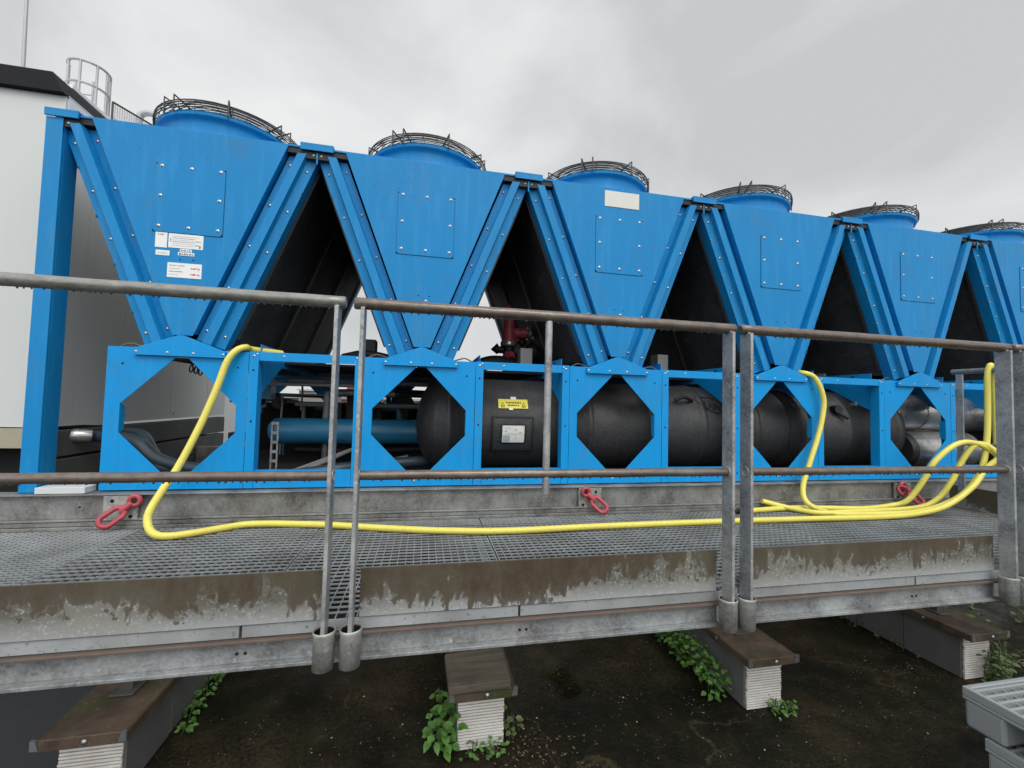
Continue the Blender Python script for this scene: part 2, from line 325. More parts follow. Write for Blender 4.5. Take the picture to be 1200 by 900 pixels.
def text_mb(mb, txt, x, y, z, size, mi, rot=0):
    cu = bpy.data.curves.new('lettering', 'FONT'); cu.body = txt; cu.size = size; cu.align_x = 'LEFT'; cu.resolution_u = 2
    o = bpy.data.objects.new('lettering', cu); COL.objects.link(o); me = bpy.data.meshes.new_from_object(o)
    mb.add([(x + v.co.x, y, z + v.co.y) for v in me.vertices], [list(p.vertices) for p in me.polygons], mi)
    bpy.data.objects.remove(o); bpy.data.curves.remove(cu); bpy.data.meshes.remove(me)

# ================================================================== SETTING
G = -.85
g = MB(); g.add([(-300, -300, G), (300, -300, G), (300, 300, G), (-300, 300, G)], [(0, 1, 2, 3)]); g.build('ground', GROUND, kind='structure')
g = MB(); g.add([(-9, -6, G + .004), (-1.42, -6, G + .004), (-1.36, 3, G + .004), (-9, 3, G + .004)], [(0, 1, 2, 3)]); g.build('paving', MEMB, kind='structure')

# ---- container-like plant room on the left
ct = thing('plant_building', 'white sheet metal cabin with dark roof edge left of the blue chiller', 'building', (-3.6, 1.5, G))
b = MB(); b.box(-5.6, -2.086, .40, .41, .448, 2.36); b.build('front_wall', WWALL, ct, label='pale white front wall of the cabin')
b = MB()
yy = .412
for k in range(4):
    y1 = min(2.6, yy + .60); b.box(-2.10, -2.08, yy, y1 - .006, .448, 2.37); yy = y1
b.box(-2.096, -2.088, .412, 2.6, .448, 2.37, 1)
for k in range(4):
    for zz in (.49, 1.3, 2.3): b.dome((-2.08, .45 + k * .6, zz), .006, (1, 0, 0), 1)
b.build('side_wall', [GWALL, BLACK], ct, label='grey side wall streaked by rain')
b = MB(); b.box(-5.6, -2.11, .42, 2.58, .46, 2.33); b.build('core', GWALL, ct)
b = MB(); b.prism([(.365, 2.36), (.395, 2.494), (2.62, 2.494), (2.62, 2.36)], -5.65, -2.160, 'x')
b.add([(-2.160, .365, 2.36), (-2.160, .395, 2.494), (-2.078, .365, 2.36), (-2.160, 2.62, 2.494), (-2.078, 2.62, 2.36), (-2.160, 2.62, 2.36)], [(0, 1, 2), (1, 3, 4, 2), (0, 2, 4, 5), (5, 4, 3)]); b.build('roof_edge', ROOFD, ct, .004)
b = MB(); b.box(-5.6, -2.13, .39, .46, .333, .442); b.build('sill', TAN, ct)
b = MB(); b.box(-5.6, -2.2, .5, 2.5, G, .33); b.build('under_cabin_shade', HOLE_SHADE, ct)  # solid near-black block painted in for the shade under the cabin
b = MB()
for i, z0 in enumerate((-.06, .10, .27)): b.box(-2.15, -2.075, .48, 2.6, z0, z0 + .155)
b.box(-2.15, -2.085, .48, 2.6, G, -.07)
b.build('base_beam', PLANK, ct, .005)
lr = MB(); lr.tube([(-2.79, 1.0, 2.48), (-2.785, 1.0, 2.9), (-2.80, 1.0, 3.7)], [.013, .011, .008], 8)
lr.cyl((-2.79, 1.0, 2.48), (-2.79, 1.0, 2.52), .03, 10)
tag(lr.build('lightning_rod', CAGE, origin=(-2.79, 1, 2.495)), 'thin grey lightning rod standing on the dark cabin roof', 'lightning rod')
# ---- higher building behind it
rb = thing('rear_building', 'pale upper building just visible over the dark cabin roof', 'building', (-6, 5, G))
b = MB(); b.box(-9, -4.0, 3.1, 3.85, G, 4.06); b.box(-9, -3.78, 3.86, 9, G, 4.06); b.build('wall', PALE, rb)
b = MB(); b.box(-9.02, -3.985, 3.08, 3.84, 4.062, 4.10); b.box(-9.02, -3.765, 3.845, 9.02, 4.062, 4.10); b.build('roof_edge', STICK, rb)
cg = thing('ladder_cage', 'round grey safety cage of a roof ladder above the cabin', 'ladder', (-4.43, 3.88, 4.1))
cx, cy, r = -4.405, 3.90, .20
def arc(z, rr=r, a0=-170, a1=60, n=18): return [(cx + rr * math.cos(math.radians(a0 + (a1 - a0) * i / n)), cy + rr * math.sin(math.radians(a0 + (a1 - a0) * i / n)), z) for i in range(n + 1)]
for z in (4.83, 4.55):
    b = MB(); b.tube(arc(z), .016, 6); b.build('hoop', CAGE, cg)
for a in (-168, -125, -80, -35, 0, 35, 58):
    x, y = cx + r * math.cos(math.radians(a)), cy + r * math.sin(math.radians(a)); b = MB(); b.tube([(x, y, 4.1), (x, y, 4.83)], .014, 6); b.build('upright', CAGE, cg)
b = MB()
for s_ in (-.1, .1): b.tube([(cx - .2 + s_, cy + .22, 4.1), (cx - .2 + s_, cy + .22, 4.83)], .012, 6)
for k in range(3): b.tube([(cx - .3, cy + .22, 4.2 + k * .22), (cx - .1, cy + .22, 4.2 + k * .22)], .009, 6)
b.build('ladder_rungs', CAGE, cg)
hb = MB(); hb.prism([(-4.85, 4.1), (-4.4, 4.1), (-4.4, 4.52), (-4.85, 4.58)], 4.35, 4.9, 'y'); hb.build('roof_hatch', PALE, origin=(-4.6, 4.6, 4.1)); tag({'_o': bpy.data.objects['roof_hatch']}, 'small pale hatch housing seen through the ladder cage', 'roof hatch')
fe = thing('mesh_fence', 'low wire mesh guard fence right of the ladder cage', 'fence', (-4.1, 4.2, 4.1))
A = Vector((-4.19, 4.0, 0)); B = Vector((-3.86, 4.65, 0))
b = MB(); b.tube([A + Vector((0, 0, 4.52)), B + Vector((0, 0, 4.52))], .012, 6); b.build('top_rail', DSTEEL, fe)
b = MB(); b.tube([A + Vector((0, 0, 4.1)), A + Vector((0, 0, 4.52))], .012, 6); b.build('post', DSTEEL, fe)
b = MB()
for k in range(1, 26): p = A.lerp(B, k / 26); b.tube([p + Vector((0, 0, 4.1)), p + Vector((0, 0, 4.50))], .004, 3)
for k in range(17): b.tube([A + Vector((0, 0, 4.12 + k * .024)), B + Vector((0, 0, 4.12 + k * .024))], .004, 3)
b.build('wire_mesh', CAGE, fe)
vt = MB(); vt.tube(catmull([(-4.33, 4.75, 4.0), (-4.33, 4.75, 4.72), (-4.26, 4.75, 4.86), (-4.12, 4.75, 4.86), (-4.0, 4.75, 4.78), (-3.97, 4.75, 4.6)], 6), .045, 12)
tag(vt.build('vent_pipe', CAGE, origin=(-4.33, 4.75, 4.1)), 'pale curved vent pipe behind the low mesh fence', 'vent pipe')
# ---- far parapet and red block
b = MB(); b.box(-9, 40, 14, 14.3, G, .62); b.box(-9, 40, 13.95, 14.35, .62, .70, 1)
tag(b.build('parapet_wall', [SIDE, CAGE], origin=(10, 14, G)), 'low grey roof parapet wall far behind the chiller', 'wall')
b = MB(); b.box(-2.45, -1.4, 12, 13, G, 1.42); b.box(-2.5, -1.35, 11.95, 13.05, 1.42, 1.5, 1)
tag(b.build('brick_stack', [REDBR, FADE], origin=(-1.9, 12.5, G)), 'distant red brick stack glimpsed through the open chiller bay', 'chimney')
b = MB(); b.box(-3.6, -2.6, 11, 12, G, .85); b.box(-3.65, -2.55, 10.95, 12.05, .85, .9, 1)
tag(b.build('grey_cabinet', [FADE, PALE], origin=(-3.1, 11.5, G)), 'distant grey plant cabinet glimpsed behind the blue pipe', 'cabinet')

# ================================================================== PIERS
def pier(name, cx, label, w=.10, left_open=0):
    t = thing(name, label, 'pier', (cx, -.5, G), 'concrete piers under the walkway')
    b = MB(); n = 19; z0, z1 = G + .003, -.608; h = (z1 - z0) / n
    b.box(cx - w + .004, cx + w - .004, -.563, -.45, z0, z1, 1)
    for k in range(n):
        j = random.uniform(-.0025, .0025); j2 = random.uniform(-.0025, .0025)
        b.box(cx - w + j, cx + w + j2, -.575 + random.uniform(0, .002), -.564, z0 + k * h, z0 + k * h + h * .64, 0)
    b.build('ribbed_end', [RIB, BLACK], t)
    b = MB(); y = -.56
    while y < 3.2:
        b.box(cx - w - .006, cx + w + .006, y, y + .295, z0, -.606); y += .30
    b.build('cladding', SIDE, t, .003)
    b = MB(); b.box(cx - w - .038, cx + w + .038, -.632, 3.2, -.604, -.570); b.build('cap_board', CAP, t, .004)
    b = MB(); b.box(cx - w - .040, cx + w + .040, -.636, -.633, -.606, -.573)
    for s_ in (-1, 1):
        xx = cx + s_ * (w + .040); b.box(xx - .0015, xx + .0015, -.636, 3.2, -.606, -.573)
        b.prism([(cx + s_ * (w + .02), -.6), (cx + s_ * (w + .045), -.6), (cx + s_ * (w + .045), -.565), (cx + s_ * (w + .03), -.565)], -.639, -.630, 'y', 1)
    b.dome((cx + .015, -.637, -.588), .008, (0, -1, 0), 1); b.dome((cx - w - .042, -.4, -.585), .007, (-1, 0, 0), 1)
    b.build('edge_trim', [CAP, BOLT], t)
    b = MB(); b.box(cx - .025, cx + .025, -.40, -.35, -.566, -.118); b.box(cx - .045, cx + .045, -.43, -.32, -.569, -.560)
    b.build('steel_foot', DSTEEL, t, .003); b = MB(); b.box(cx - .03, cx + .03, .0, .06, -.566, -.118); b.build('steel_foot', GALVD, t, .003)
    return t
pier('pier', -1.155, 'ribbed white pier under a mossy brown cap, leftmost of the piers')
pier('pier', .29, 'ribbed white pier with a loose wooden board on its cap')
pier('pier', 1.727, 'ribbed white pier with ivy climbing its left side')
pier('pier', 3.145, 'cream faced pier with pale weeds in front, rightmost beside the grey pallets', .095)
b = MB(); b.prism([(.140, -.648), (.405, -.640), (.41, -.40), (.30, -.385), (.134, -.41)], -.566, -.532, 'z')
o = b.build('wooden_board', WOOD, None, .004, origin=(.27, -.58, -.569)); tag(o, 'short weathered wooden board lying on a pier cap', 'board')

# ================================================================== WALKWAY
wk = thing('walkway', 'galvanised grating walkway with a steel edge beam in front of the chiller', 'walkway', (0, -.6, 0))
seams = [-4.565, -3.75, -2.935, -2.12, -1.305, -.49, .325, 1.14, 1.955, 2.77, 3.585]
for i in range(len(seams) - 1):
    x0, x1 = seams[i] + .004, seams[i + 1] - .004; b = MB(); y0, y1 = -1.095, -.075
    fine = seams[i] < -1.4
    b.box(x0, x1, y0 - .003, y0 + .001, -.036, -.004); b.box(x0, x1, y1, y1 + .003, -.030, -.001)
    b.box(x0, x0 + .003, y0, y1, -.030, -.0005); b.box(x1 - .003, x1, y0, y1, -.030, -.0005)
    nb = 26
    for k in range(1, nb): x = x0 + (x1 - x0) * k / nb; b.box(x - .0011, x + .0011, y0, y1, -.009, 0)
    ny = 29 if not fine else 44
    for k in range(1, ny): y = y0 + (y1 - y0) * k / ny; b.box(x0, x1, y - .0015, y + .0015, -.005, .0006)
    b.build('grating_panel', GRATE, wk, recalc=False)
b = MB(); b.box(-6, 8, -1.108, -1.04, -.050, -.042, 1); b.box(-6, 8, -1.112, -1.04, -.122, -.112); b.prism([(-1.088, -.112), (-1.075, -.112), (-1.075, -.05), (-1.088, -.05)], -6, 8, 'x')
for x in (-.50, .33, 1.95, 3.2):
    for q in (0, .022): b.cyl((x + q, -1.0895, -.085), (x + q, -1.0875, -.085), .0045, 10, 2)
b.build('edge_beam', [GALVB, RUST, HOLE_SHADE], wk, .0015)
b = MB()
for x in (-2.6, -1.155, .29, 1.727, 3.145): b = MB(); b.box(x - .02, x + .02, -1.07, -.1, -.115, -.04); b.build('cross_bearer', GALVD, wk)
PX = [-1.50, -.256, -.184, 1.057, 1.130, 2.370, 2.445, 3.70]
for x in PX:
    b = MB(); c = (x, -1.148, 0)
    b.lathe([(.0275, -.012), (.0278, -.008), (.0295, -.006), (.0310, -.010), (.0308, -.016), (.0295, -.019), (.0290, -.112), (.010, -.114)], c, 'z', 20)
    b.lathe([(.0275, -.012), (.0275, -.10)], c, 'z', 20, 1)
    b.box(x - .015, x + .015, -1.125, -1.108, -.10, -.05); b.build('post_socket', [GALVW, BLACK], wk)
# end toe plate with its own railing
er = thing('end_railing', 'short steel railing across the far right end of the walkway', 'railing', (3.7, -.5, 0))
b = MB(); b.tube([(3.7, -.135, .951), (3.7, -1.10, .951)], .018, 12); b.tube([(3.7, -.15, .45), (3.7, -1.10, .45)], .014, 10); b.build('handrail', RAILG, er)
b = MB(); b.box(3.695, 3.706, -.195, -.155, 0, .94); b.build('post', GALV, er, .002)
b = MB(); b.box(3.705, 3.710, -1.09, -.10, .002, .148); b.build('toe_board', TOE, er)

def rail_section(x0, x1, label, mat, mid_bar=False, p0=True):
    t = thing('railing_section', label, 'railing', (x0, -1.148, 0), 'railing sections along the walkway')
    b = MB(); e0 = x0 - .028; e1 = x1 + .022
    P = [(e0 - .004, -1.148, .936), (e0, -1.148, .936), (e1, -1.148, .936), (e1 + .004, -1.148, .936)]
    xs = [e0 + .004 + (e1 - e0 - .008) * k / 24 for k in range(25)]
    pts = [(e0, -1.148, .936)] + [(x, -1.148 + random.uniform(-.0006, .0006), .936 + random.uniform(-.0006, .0006)) for x in xs] + [(e1, -1.148, .936)]
    b.tube(pts, [.013] + [.018] * 25 + [.013], 16); b.build('handrail', mat, t)
    b = MB(); b.tube([(x, -1.148 + random.uniform(-.0005, .0005), .429 + random.uniform(-.0005, .0005)) for x in [x0 + .004 + (x1 - x0 - .008) * k / 20 for k in range(21)]], .0142, 14); b.build('mid_rail', RAILB, t)
    for x in ([x0] if p0 else []) + [x1]:
        b = MB(); b.box(x - .0055, x + .0055, -1.1750, -1.1215, -.06, .921)
        b.prism([(-1.168, .915), (-1.155, .935), (-1.141, .935), (-1.128, .915)], x - .005, x + .005, 'x')
        b.tube([(x + dx * .8, -1.148 + .016 * math.cos(a), .429 + .016 * math.sin(a)) for dx in (.006,) for a in [k * math.pi / 5 for k in range(10)]], .004, 6, closed=True)
        b.tube([(x - .0045, -1.148 + .016 * math.cos(a), .429 + .016 * math.sin(a)) for a in [k * math.pi / 5 for k in range(10)]], .004, 6, closed=True)
        b.build('post', GALV, t, .0015)
    b = MB(); b.box(x0 + .015, x1 - .012 if x1 < 1.2 else x1 - .004, -1.104, -1.099, .001, .145); b.build('toe_board', TOE, t, .001)
    b = MB()
    for zc, rr in ((.936, .018), (.429, .0142)):
        x = x0 + .03
        while x < x1 - .02:
            x += random.uniform(.012, .030)
            if random.random() < .8:
                q = random.uniform(.0022, .0036)
                b.lathe([(0, -q * 1.3), (q * .8, -q * .8), (q, 0), (q * .5, q)], (x, -1.148 + random.uniform(-.002, .002), zc - rr - q * .2), 'z', 6)
    b.build('water_drops', DROP, t)
    if mid_bar:
        x = .390; b = MB(); b.tube([(x, -1.148, .92), (x, -1.148, .385)], .0115, 12); b.build('baluster', GALV, t)
        b = MB(); b.tube([(x, -1.148, .385), (x, -1.148, .366)], [.0125, .0115], 12); b.build('baluster_cap', GALVW, t)
    return t
rail_section(-1.50, -.256, 'railing section with grey top rail at the left edge of the walkway', RAILG)
rail_section(-.184, 1.057, 'railing section with brown top rail and a thin middle baluster', RAILB, True)
rail_section(1.130, 2.370, 'railing section with brown rails in front of the coiled yellow hoses', RAILB)
rail_section(2.445, 3.68, 'railing section starting at the right edge, mostly out of view', RAILB)

# ================================================================== CHILLER BASE BEAM
sb = thing('support_beam', 'grey galvanised channel beam carrying the blue chiller frame', 'steel beam', (0, 0, 0))
b = MB(); b.box(-6, 8, -.055, 0.03, .157, .165); b.box(-6, 8, -.030, -.02, .045, .157); b.box(-6, 8, -.056, .0, .036, .045)
b.box(-6, 8, -.052, .0, .014, .033); b.box(-6, 8, -.060, .0, -.004, .012)
b.cyl((-1.60, -.0305, .10), (-1.60, -.0295, .10), .005, 8, 1)
b.build('channel', [GALVD, HOLE_SHADE], sb, .002)
b = MB(); b.box(-6, 8, 2.05, 2.13, .0, .165); b.build('rear_channel', GALVD, sb)
LUG = [(-1.42, -1), (.993, 1), (3.355, 1)]
for x, s_ in LUG:
    b = MB(); b.box(x - .072, x + .072, -.052, -.040, .037, .155)
    for dx, dz in ((-.045 * s_, .085 - .03), (.035 * s_, .13)): b.cyl((x + dx * (1), -.0530, dz), (x + dx, -.0515, dz), .009, 12, 1)
    b.build('lug_plate', [GALVW, HOLE_SHADE], sb, .002)
# lifting links
def link(x, s_, label, knot=False):
    t = thing('lifting_link', label, 'lifting link', (x, -.06, .12), 'red lifting links on the support beam')
    b = MB(); c = Vector((x - .035 * s_, -.065, .135)); 
    b.tube([c + Vector((.022 * math.cos(a) * 1.0, -.004, .022 * math.sin(a))) for a in [k * math.pi / 8 for k in range(16)]], .0118, 8, closed=True)
    dirv = Vector((s_ * .60, -.22, -.58)).normalized()
    b.tube([c + dirv * .018, c + dirv * .05, c + dirv * .075], [.0145, .018, .013], 10)
    b.cyl(c + Vector((0, -.012, 0)), c + Vector((0, .012, 0)), .013, 10, 1)
    b.build('shackle', [RED, BLACK], t)
    b = MB(); d = Vector((s_ * .62, -.45, -.60)).normalized(); o = c + dirv * .055; side = Vector((s_ * .55, 0, .55)).normalized() * .026
    if knot: d = Vector((.30, -.5, -.62)).normalized(); side = Vector((.6, .1, .3)).normalized() * .028
    L = .105; P = []
    for k in range(28):
        a = 2 * math.pi * k / 28; ca, sa = math.cos(a), math.sin(a)
        P.append(o + d * (L / 2 + (L / 2 - .026 + .026 * 1) * ca * .95 + .0) + side * max(-1, min(1, sa * 1.35)))
    b.tube(P, .0120, 8, closed=True); b.build('oval_ring', RED, t)
    if knot:
        b = MB(); P = [c + Vector((-.03, -.02, .0)) + Vector((.026 * math.cos(a), -.012 * math.sin(2 * a), .032 * math.sin(a) - .03)) for a in [k * math.pi / 8 for k in range(16)]]
        b.tube(P, .0095, 8, closed=True); b.build('oval_ring', RED, t)
link(-1.385, -1, 'red lifting link hanging to the left, below the first blue module')
link(.993, 1, 'red lifting link hanging to the right, near the middle of the beam')
link(3.365, 1, 'bunched red lifting link beside the yellow hose loops', True)
b = MB(); b.box(-1.775, -1.575, -.045, .03, .167, .197)
tag(b.build('steel_packer', PALE, None, .002, origin=(-1.67, 0, .165)), 'small pale steel packing block on the beam beside the blue end post', 'block')

# ================================================================== CHILLER
ch = thing('air_cooled_chiller', 'large blue chiller with V shaped condenser modules and roof fans', 'chiller', (1.8, 1, .165))
CX = [-1.221 + 1.2 * n for n in range(8)]
hexi = [(-.026, .842), (.026, .842), (.26, .60), (.26, .456), (.066, .258), (-.066, .258), (-.26, .456), (-.26, .60)]
hexo = [(-.026, .885), (.026, .885), (.310, .885), (.310, .172), (.066, .172), (-.066, .172), (-.310, .172), (-.310, .885)]
def P2(L, c): return [(x + c, z) for x, z in L]
YL = 2.08
for n, c in enumerate(CX):
    front = True
    for rear in (False, True):
        ya, yb = (0, .004) if not rear else (YL, YL + .004)
        b = MB(); lx = -.327 if n == 0 else -.310
        ho = [(lx if abs(p[0] + .31) < 1e-6 else p[0], p[1]) for p in hexo]
        b.ring(P2(ho, c), P2(hexi, c), ya, yb)
        s_ = 1 if not rear else -1
        q = yb if not rear else ya          # folded returns round the hole
        for i in (2, 6):
            p1, p2 = hexi[i], hexi[(i + 1) % 8]; sx = 1 if i == 2 else -1
            b.prism([(q, .452), (q + s_ * .036, .470), (q + s_ * .036, .586), (q, .604)], *sorted((c + sx * .2635, c + sx * .2602)), 'x')
        b.box(c + lx, c + .31, *sorted((q, q + s_ * .05)), .880, .884); b.box(c + lx, c + .31, *sorted((q, q + s_ * .05)), .173, .178)
        if not rear:
            for dx, dz in ((-.26, .80), (.26, .80), (-.26, .24), (.26, .24)):
                b.cyl((c + dx, -.0008, dz), (c + dx, .001, dz), .0055, 8, 1)
            b.dome((c - .02, 0, .2), .006, (0, -1, 0), 2)
        b.build('base_panel', [BLUEF, HOLE_SHADE, BOLT], ch, .0012)
    # corner posts
    for sx in (-1, 1):
        if n == 0 and sx == -1: continue
        b = MB(); xa, xb = c + sx * .3125, c + sx * .3575; xa, xb = min(xa, xb), max(xa, xb)
        b.box(xa, xb, -.001, .003, .172, .888); xo = c + sx * .3575
        b.box(min(xo, xo - sx * .004), max(xo, xo - sx * .004), .003, .06, .172, .888)
        b.box(xa, xb, .06, .064, .172, .888)
        for dz in (.225, .52, .79): b.cyl((c + sx * .335, -.0018, dz), (c + sx * .335, 0, dz), .0055, 8, 1)
        b.dome((c + sx * .335, -.001, .865), .006, (0, -1, 0), 2); b.dome((c + sx * .350, -.001, .875), .005, (0, -1, 0), 2)
        b.build('corner_post', [BLUEF, HOLE_SHADE, BOLT], ch, .001)
        b = MB(); b.box(xa, xb, YL - .002, YL + .002, .172, .888); b.box(xa, xb, YL - .06, YL - .056, .172, .888); b.box(min(xo, xo - sx * .004), max(xo, xo - sx * .004), YL - .056, YL - .002, .172, .888); b.build('corner_post', BLUEF, ch, .001)
        b = MB(); xo = c + sx * .345
        b.prism([(.066, .886), (YL - .01, .886), (YL - .01, .935), (.066, .935)], min(xo, xo - sx * .004), max(xo, xo - sx * .004), 'x')
        b.box(min(xo, xo - sx * .05), max(xo, xo - sx * .05), .066, YL - .01, .886, .890)
        b.prism([(.064, .885), (.40, .885), (.40, .83), (.066, .66)], min(xo, xo + sx * .004), max(xo, xo + sx * .004), 'x')
        b.prism([(YL - .01, .885), (YL - .40, .885), (YL - .40, .83), (YL - .01, .60)], min(xo, xo + sx * .004), max(xo, xo + sx * .004), 'x')
        b.prism([(.40, .886), (YL - .4, .886), (YL - .4, .83), (.40, .83)], min(xo, xo + sx * .004), max(xo, xo + sx * .004), 'x')
        b.cyl((xo + sx * .001, .2, .915), (xo + sx * .006, .2, .915), .008, 8, 1)
        b.build('cross_beam', [BLUEF, HOLE_SHADE], ch)
    # gusset
    b = MB(); b.prism([(c - .205, .846), (c + .205, .846), (c + .205, .876), (c + .188, .886), (c + .012, .953), (c - .012, .953), (c - .188, .886), (c - .205, .876)], -.020, -.016, 'y'); b.box(c - .205, c + .205, -.016, -.0015, .846, .849); b.box(c - .205, c - .202, -.016, -.0015, .849, .876); b.box(c + .202, c + .205, -.016, -.0015, .849, .876)
    for dx in (-.195, -.058, .058, .195): b.dome((c + dx, -.020, .862), .0055, (0, -1, 0), 1)
    b.build('gusset_plate', [BLUEF, BOLT], ch, .0015)
    # V front: panel + two hat rails
    for rear in (False, True):
        off = .012 if not rear else YL
        b = MB(); zt, zb = 2.020, .930
        def xin(z): return .0455 + (z - .955) * .3815
        def xout(z): return .190 + (z - .915) * .3835
        b.prism([(c - xin(2.02), 2.02), (c + xin(2.02), 2.02), (c + xin(.958), .958 - .0455 * .1), (c, .956), (c - xin(.958), .958 - .0455 * .1)], off - .022, off - .017, 'y')
        for sx in (-1, 1):      # folded edge of the panel
            b.prism([(c + sx * (xin(2.02)), 2.02), (c + sx * (xin(2.02) - .004), 2.02), (c + sx * (xin(.965) - .004), .965), (c + sx * xin(.965), .965)], off - .017, off + .045, 'y')
        vp = b.build('v_panel', BLUE, ch, .001, label={0: 'blue V panel with white stickers', 2: 'blue V panel with one blank white plate'}.get(n) if not rear else None)
        for sx in (-1, 1):
            b = MB(); za, zc = 1.992, .90
            zs = [za, zc]
            def X(t, z): return c + sx * (xout(z) - t)
            # profile across the rail (t from the outer edge inwards, y)
            prof = [(0, .085), (0, .016), (.049, .008), (.055, -.024), (.100, -.024), (.107, .022), (.152, .018)]
            def zbot(x): return .958 - abs(x - c) * .38 - .006
            vs = []; th = .0035
            for (t, y) in prof:
                vs.append((X(t, 1.985 if 0 < t < .15 else 1.99), off + y, 1.985)); zq = .8919 + .3163 * t; vs.append((X(t, zq), off + y, zq))
            b.add(vs, [(2 * i, 2 * i + 1, 2 * i + 3, 2 * i + 2) for i in range(len(prof) - 1)], 0)
            b.add([vs[2 * i] for i in range(2, 6)] , [(0, 1, 2, 3)], 0)
            for k in range(5):
                z = 1.90 - k * .235
                b.dome((X(.026, z), off + .011, z), .0065, (0, -1, 0), 1)
                if k < 5: b.dome((X(.128, z + .03), off + .019, z + .03), .0065, (0, -1, 0), 1)
            for k in range(4): z = 1.78 - k * .24; b.dome((X(.0, z), off + .014, z), .006, (sx, 0, 0), 1)
            b.build('v_rail', [BLUE, BOLT], ch, recalc=True)
        if rear: continue
        # access panel
        b = MB(); z0, z1 = 1.480, 1.838; xl, xr = c - .162, c + .158; q = .012
        b.prism([(xl + q, z0), (xr - q, z0), (xr, z0 + q), (xr, z1 - q), (xr - q, z1), (xl + q, z1), (xl, z1 - q), (xl, z0 + q)], -.0140, -.0105, 'y')
        b.prism([(xl - .0014, z0 - .0016), (xr + .0014, z0 - .0016), (xr + .0014, z1), (xl - .0014, z1)], -.0106, -.0095, 'y', 2)
        for dx in (-.135, .0, .135):
            for dz in (1.51, 1.668, 1.828 - .005):
                if dx == 0 and dz == 1.668: continue
                b.dome((c + dx, -.0140, dz), .0074, (0, -1, 0), 1)
        b.build('access_panel', [BLUE, BOLT, HOLE_SHADE], vp, .0008)
        b = MB()
        if n in (1, 2): b.dome((c + .012, -.010, 1.22), .007, (0, -1, 0), 1)
        for dx in (-.03, .03): b.cyl((c + dx, -.0108, 1.25 if n else 1.345), (c + dx, -.0095, 1.25 if n else 1.345), .004, 8, 0)
        b.build('screw_holes', [HOLE_SHADE, BOLT], vp)
        if n == 2:
            b = MB(); b.box(c - .106, c + .130, -.0130, -.0101, 1.906, 2.008); b.build('blank_plate', CREAM, vp, .001)
        if n == 0:
            def plate(nm, x0, x1, z0, z1, fn=None, m0=STICK):
                b = MB(); b.box(x0, x1, -.0116, -.0101, z0, z1, 0)
                if fn: fn(b)
                b.build(nm, [m0, INK, INKG, INKR, INKL], vp)
            def bars(b, x0, x1, z, h, mi, n_, seed=0):
                rr = random.Random(seed); x = x0
                while x < x1:
                    w = rr.uniform(.3, 1) * h * 1.6; b.box(x, min(x + w, x1), -.0124, -.0118, z, z + h * rr.uniform(.7, 1), mi); x += w + h * rr.uniform(.25, .7)
            plate('sticker', -1.367, -1.314, 1.400, 1.478, lambda b: bars(b, -1.355, -1.326, 1.464, .006, 2, 5, 1))
            def nameplate(b):
                for k in range(6): bars(b, -1.29, -1.17 - .02 * (k % 2), 1.462 - k * .0095, .0035, 2 if k in (1, 3) else 4, 9, k)
                bars(b, -1.185, -1.158, 1.44, .004, 2, 3, 9); bars(b, -1.185, -1.158, 1.42, .004, 2, 3, 8); b.box(-1.167, -1.161, -.0124, -.0118, 1.408, 1.418, 1)
                bars(b, -1.30, -1.296, 1.435, .02, 2, 2, 3)
            plate('nameplate', -1.308, -1.150, 1.403, 1.477, nameplate)
            plate('sticker', -1.362, -1.300, 1.360, 1.386, lambda b: bars(b, -1.352, -1.308, 1.369, .008, 4, 4, 4))
            plate('sticker', -1.254, -1.200, 1.385, 1.400, lambda b: bars(b, -1.25, -1.205, 1.389, .007, 2, 4, 5))
            plate('sticker', -1.262, -1.188, 1.366, 1.382, lambda b: (bars(b, -1.257, -1.193, 1.370, .007, 1, 4, 6)))
            def weights(b):
                for k in range(4): bars(b, -1.297, -1.297 + (.07, .05, .062, .04)[k], 1.310 - k * .0155, .0045, 4 if k % 2 else 2, 6, 20 + k)
                bars(b, -1.20, -1.175, 1.297, .009, 3, 4, 31); text_mb(b, 'kg', -1.173, -.0124, 1.297, .016, 3)
                bars(b, -1.20, -1.175, 1.266, .009, 3, 4, 32); text_mb(b, 'kg', -1.173, -.0124, 1.266, .016, 3)
            plate('weight_sticker', -1.306, -1.150, 1.250, 1.326, weights)
    # coils
    for sx in (-1, 1):
        b = MB(); x0 = c + sx * (xout(1.985) - .003); x1 = c + sx * (xout(.93) - .003); t_ = .075
        for (ya, yb) in ((.095, YL - .02),):
            b.add([(x0, ya, 1.985), (x1, ya, .93), (x1, yb, .93), (x0, yb, 1.985), (x0 - sx * t_, ya, 1.985), (x1 - sx * t_, ya, .93), (x1 - sx * t_, yb, .93), (x0 - sx * t_, yb, 1.985)],
                  [(0, 1, 2, 3), (4, 7, 6, 5), (0, 4, 5, 1), (3, 2, 6, 7), (0, 3, 7, 4), (1, 5, 6, 2)])
        b.build('condenser_coil', COIL, ch)
    for sx in (-1, 1):
        for yb in (.10, .74, 1.38, 2.0):
            b = MB(); xa, xb = c + sx * (xout(1.95) + .001), c + sx * (xout(.96) + .001); w_ = .018
            b.add([(xa, yb, 1.95), (xa, yb + w_, 1.95), (xb, yb + w_, .96), (xb, yb, .96), (xa + sx * .012, yb, 1.95), (xa + sx * .012, yb + w_, 1.95), (xb + sx * .012, yb + w_, .96), (xb + sx * .012, yb, .96)], [(0, 1, 2, 3), (4, 7, 6, 5), (0, 4, 5, 1), (1, 5, 6, 2), (2, 6, 7, 3), (3, 7, 4, 0)])
            b.build('coil_frame', WIRE, ch)
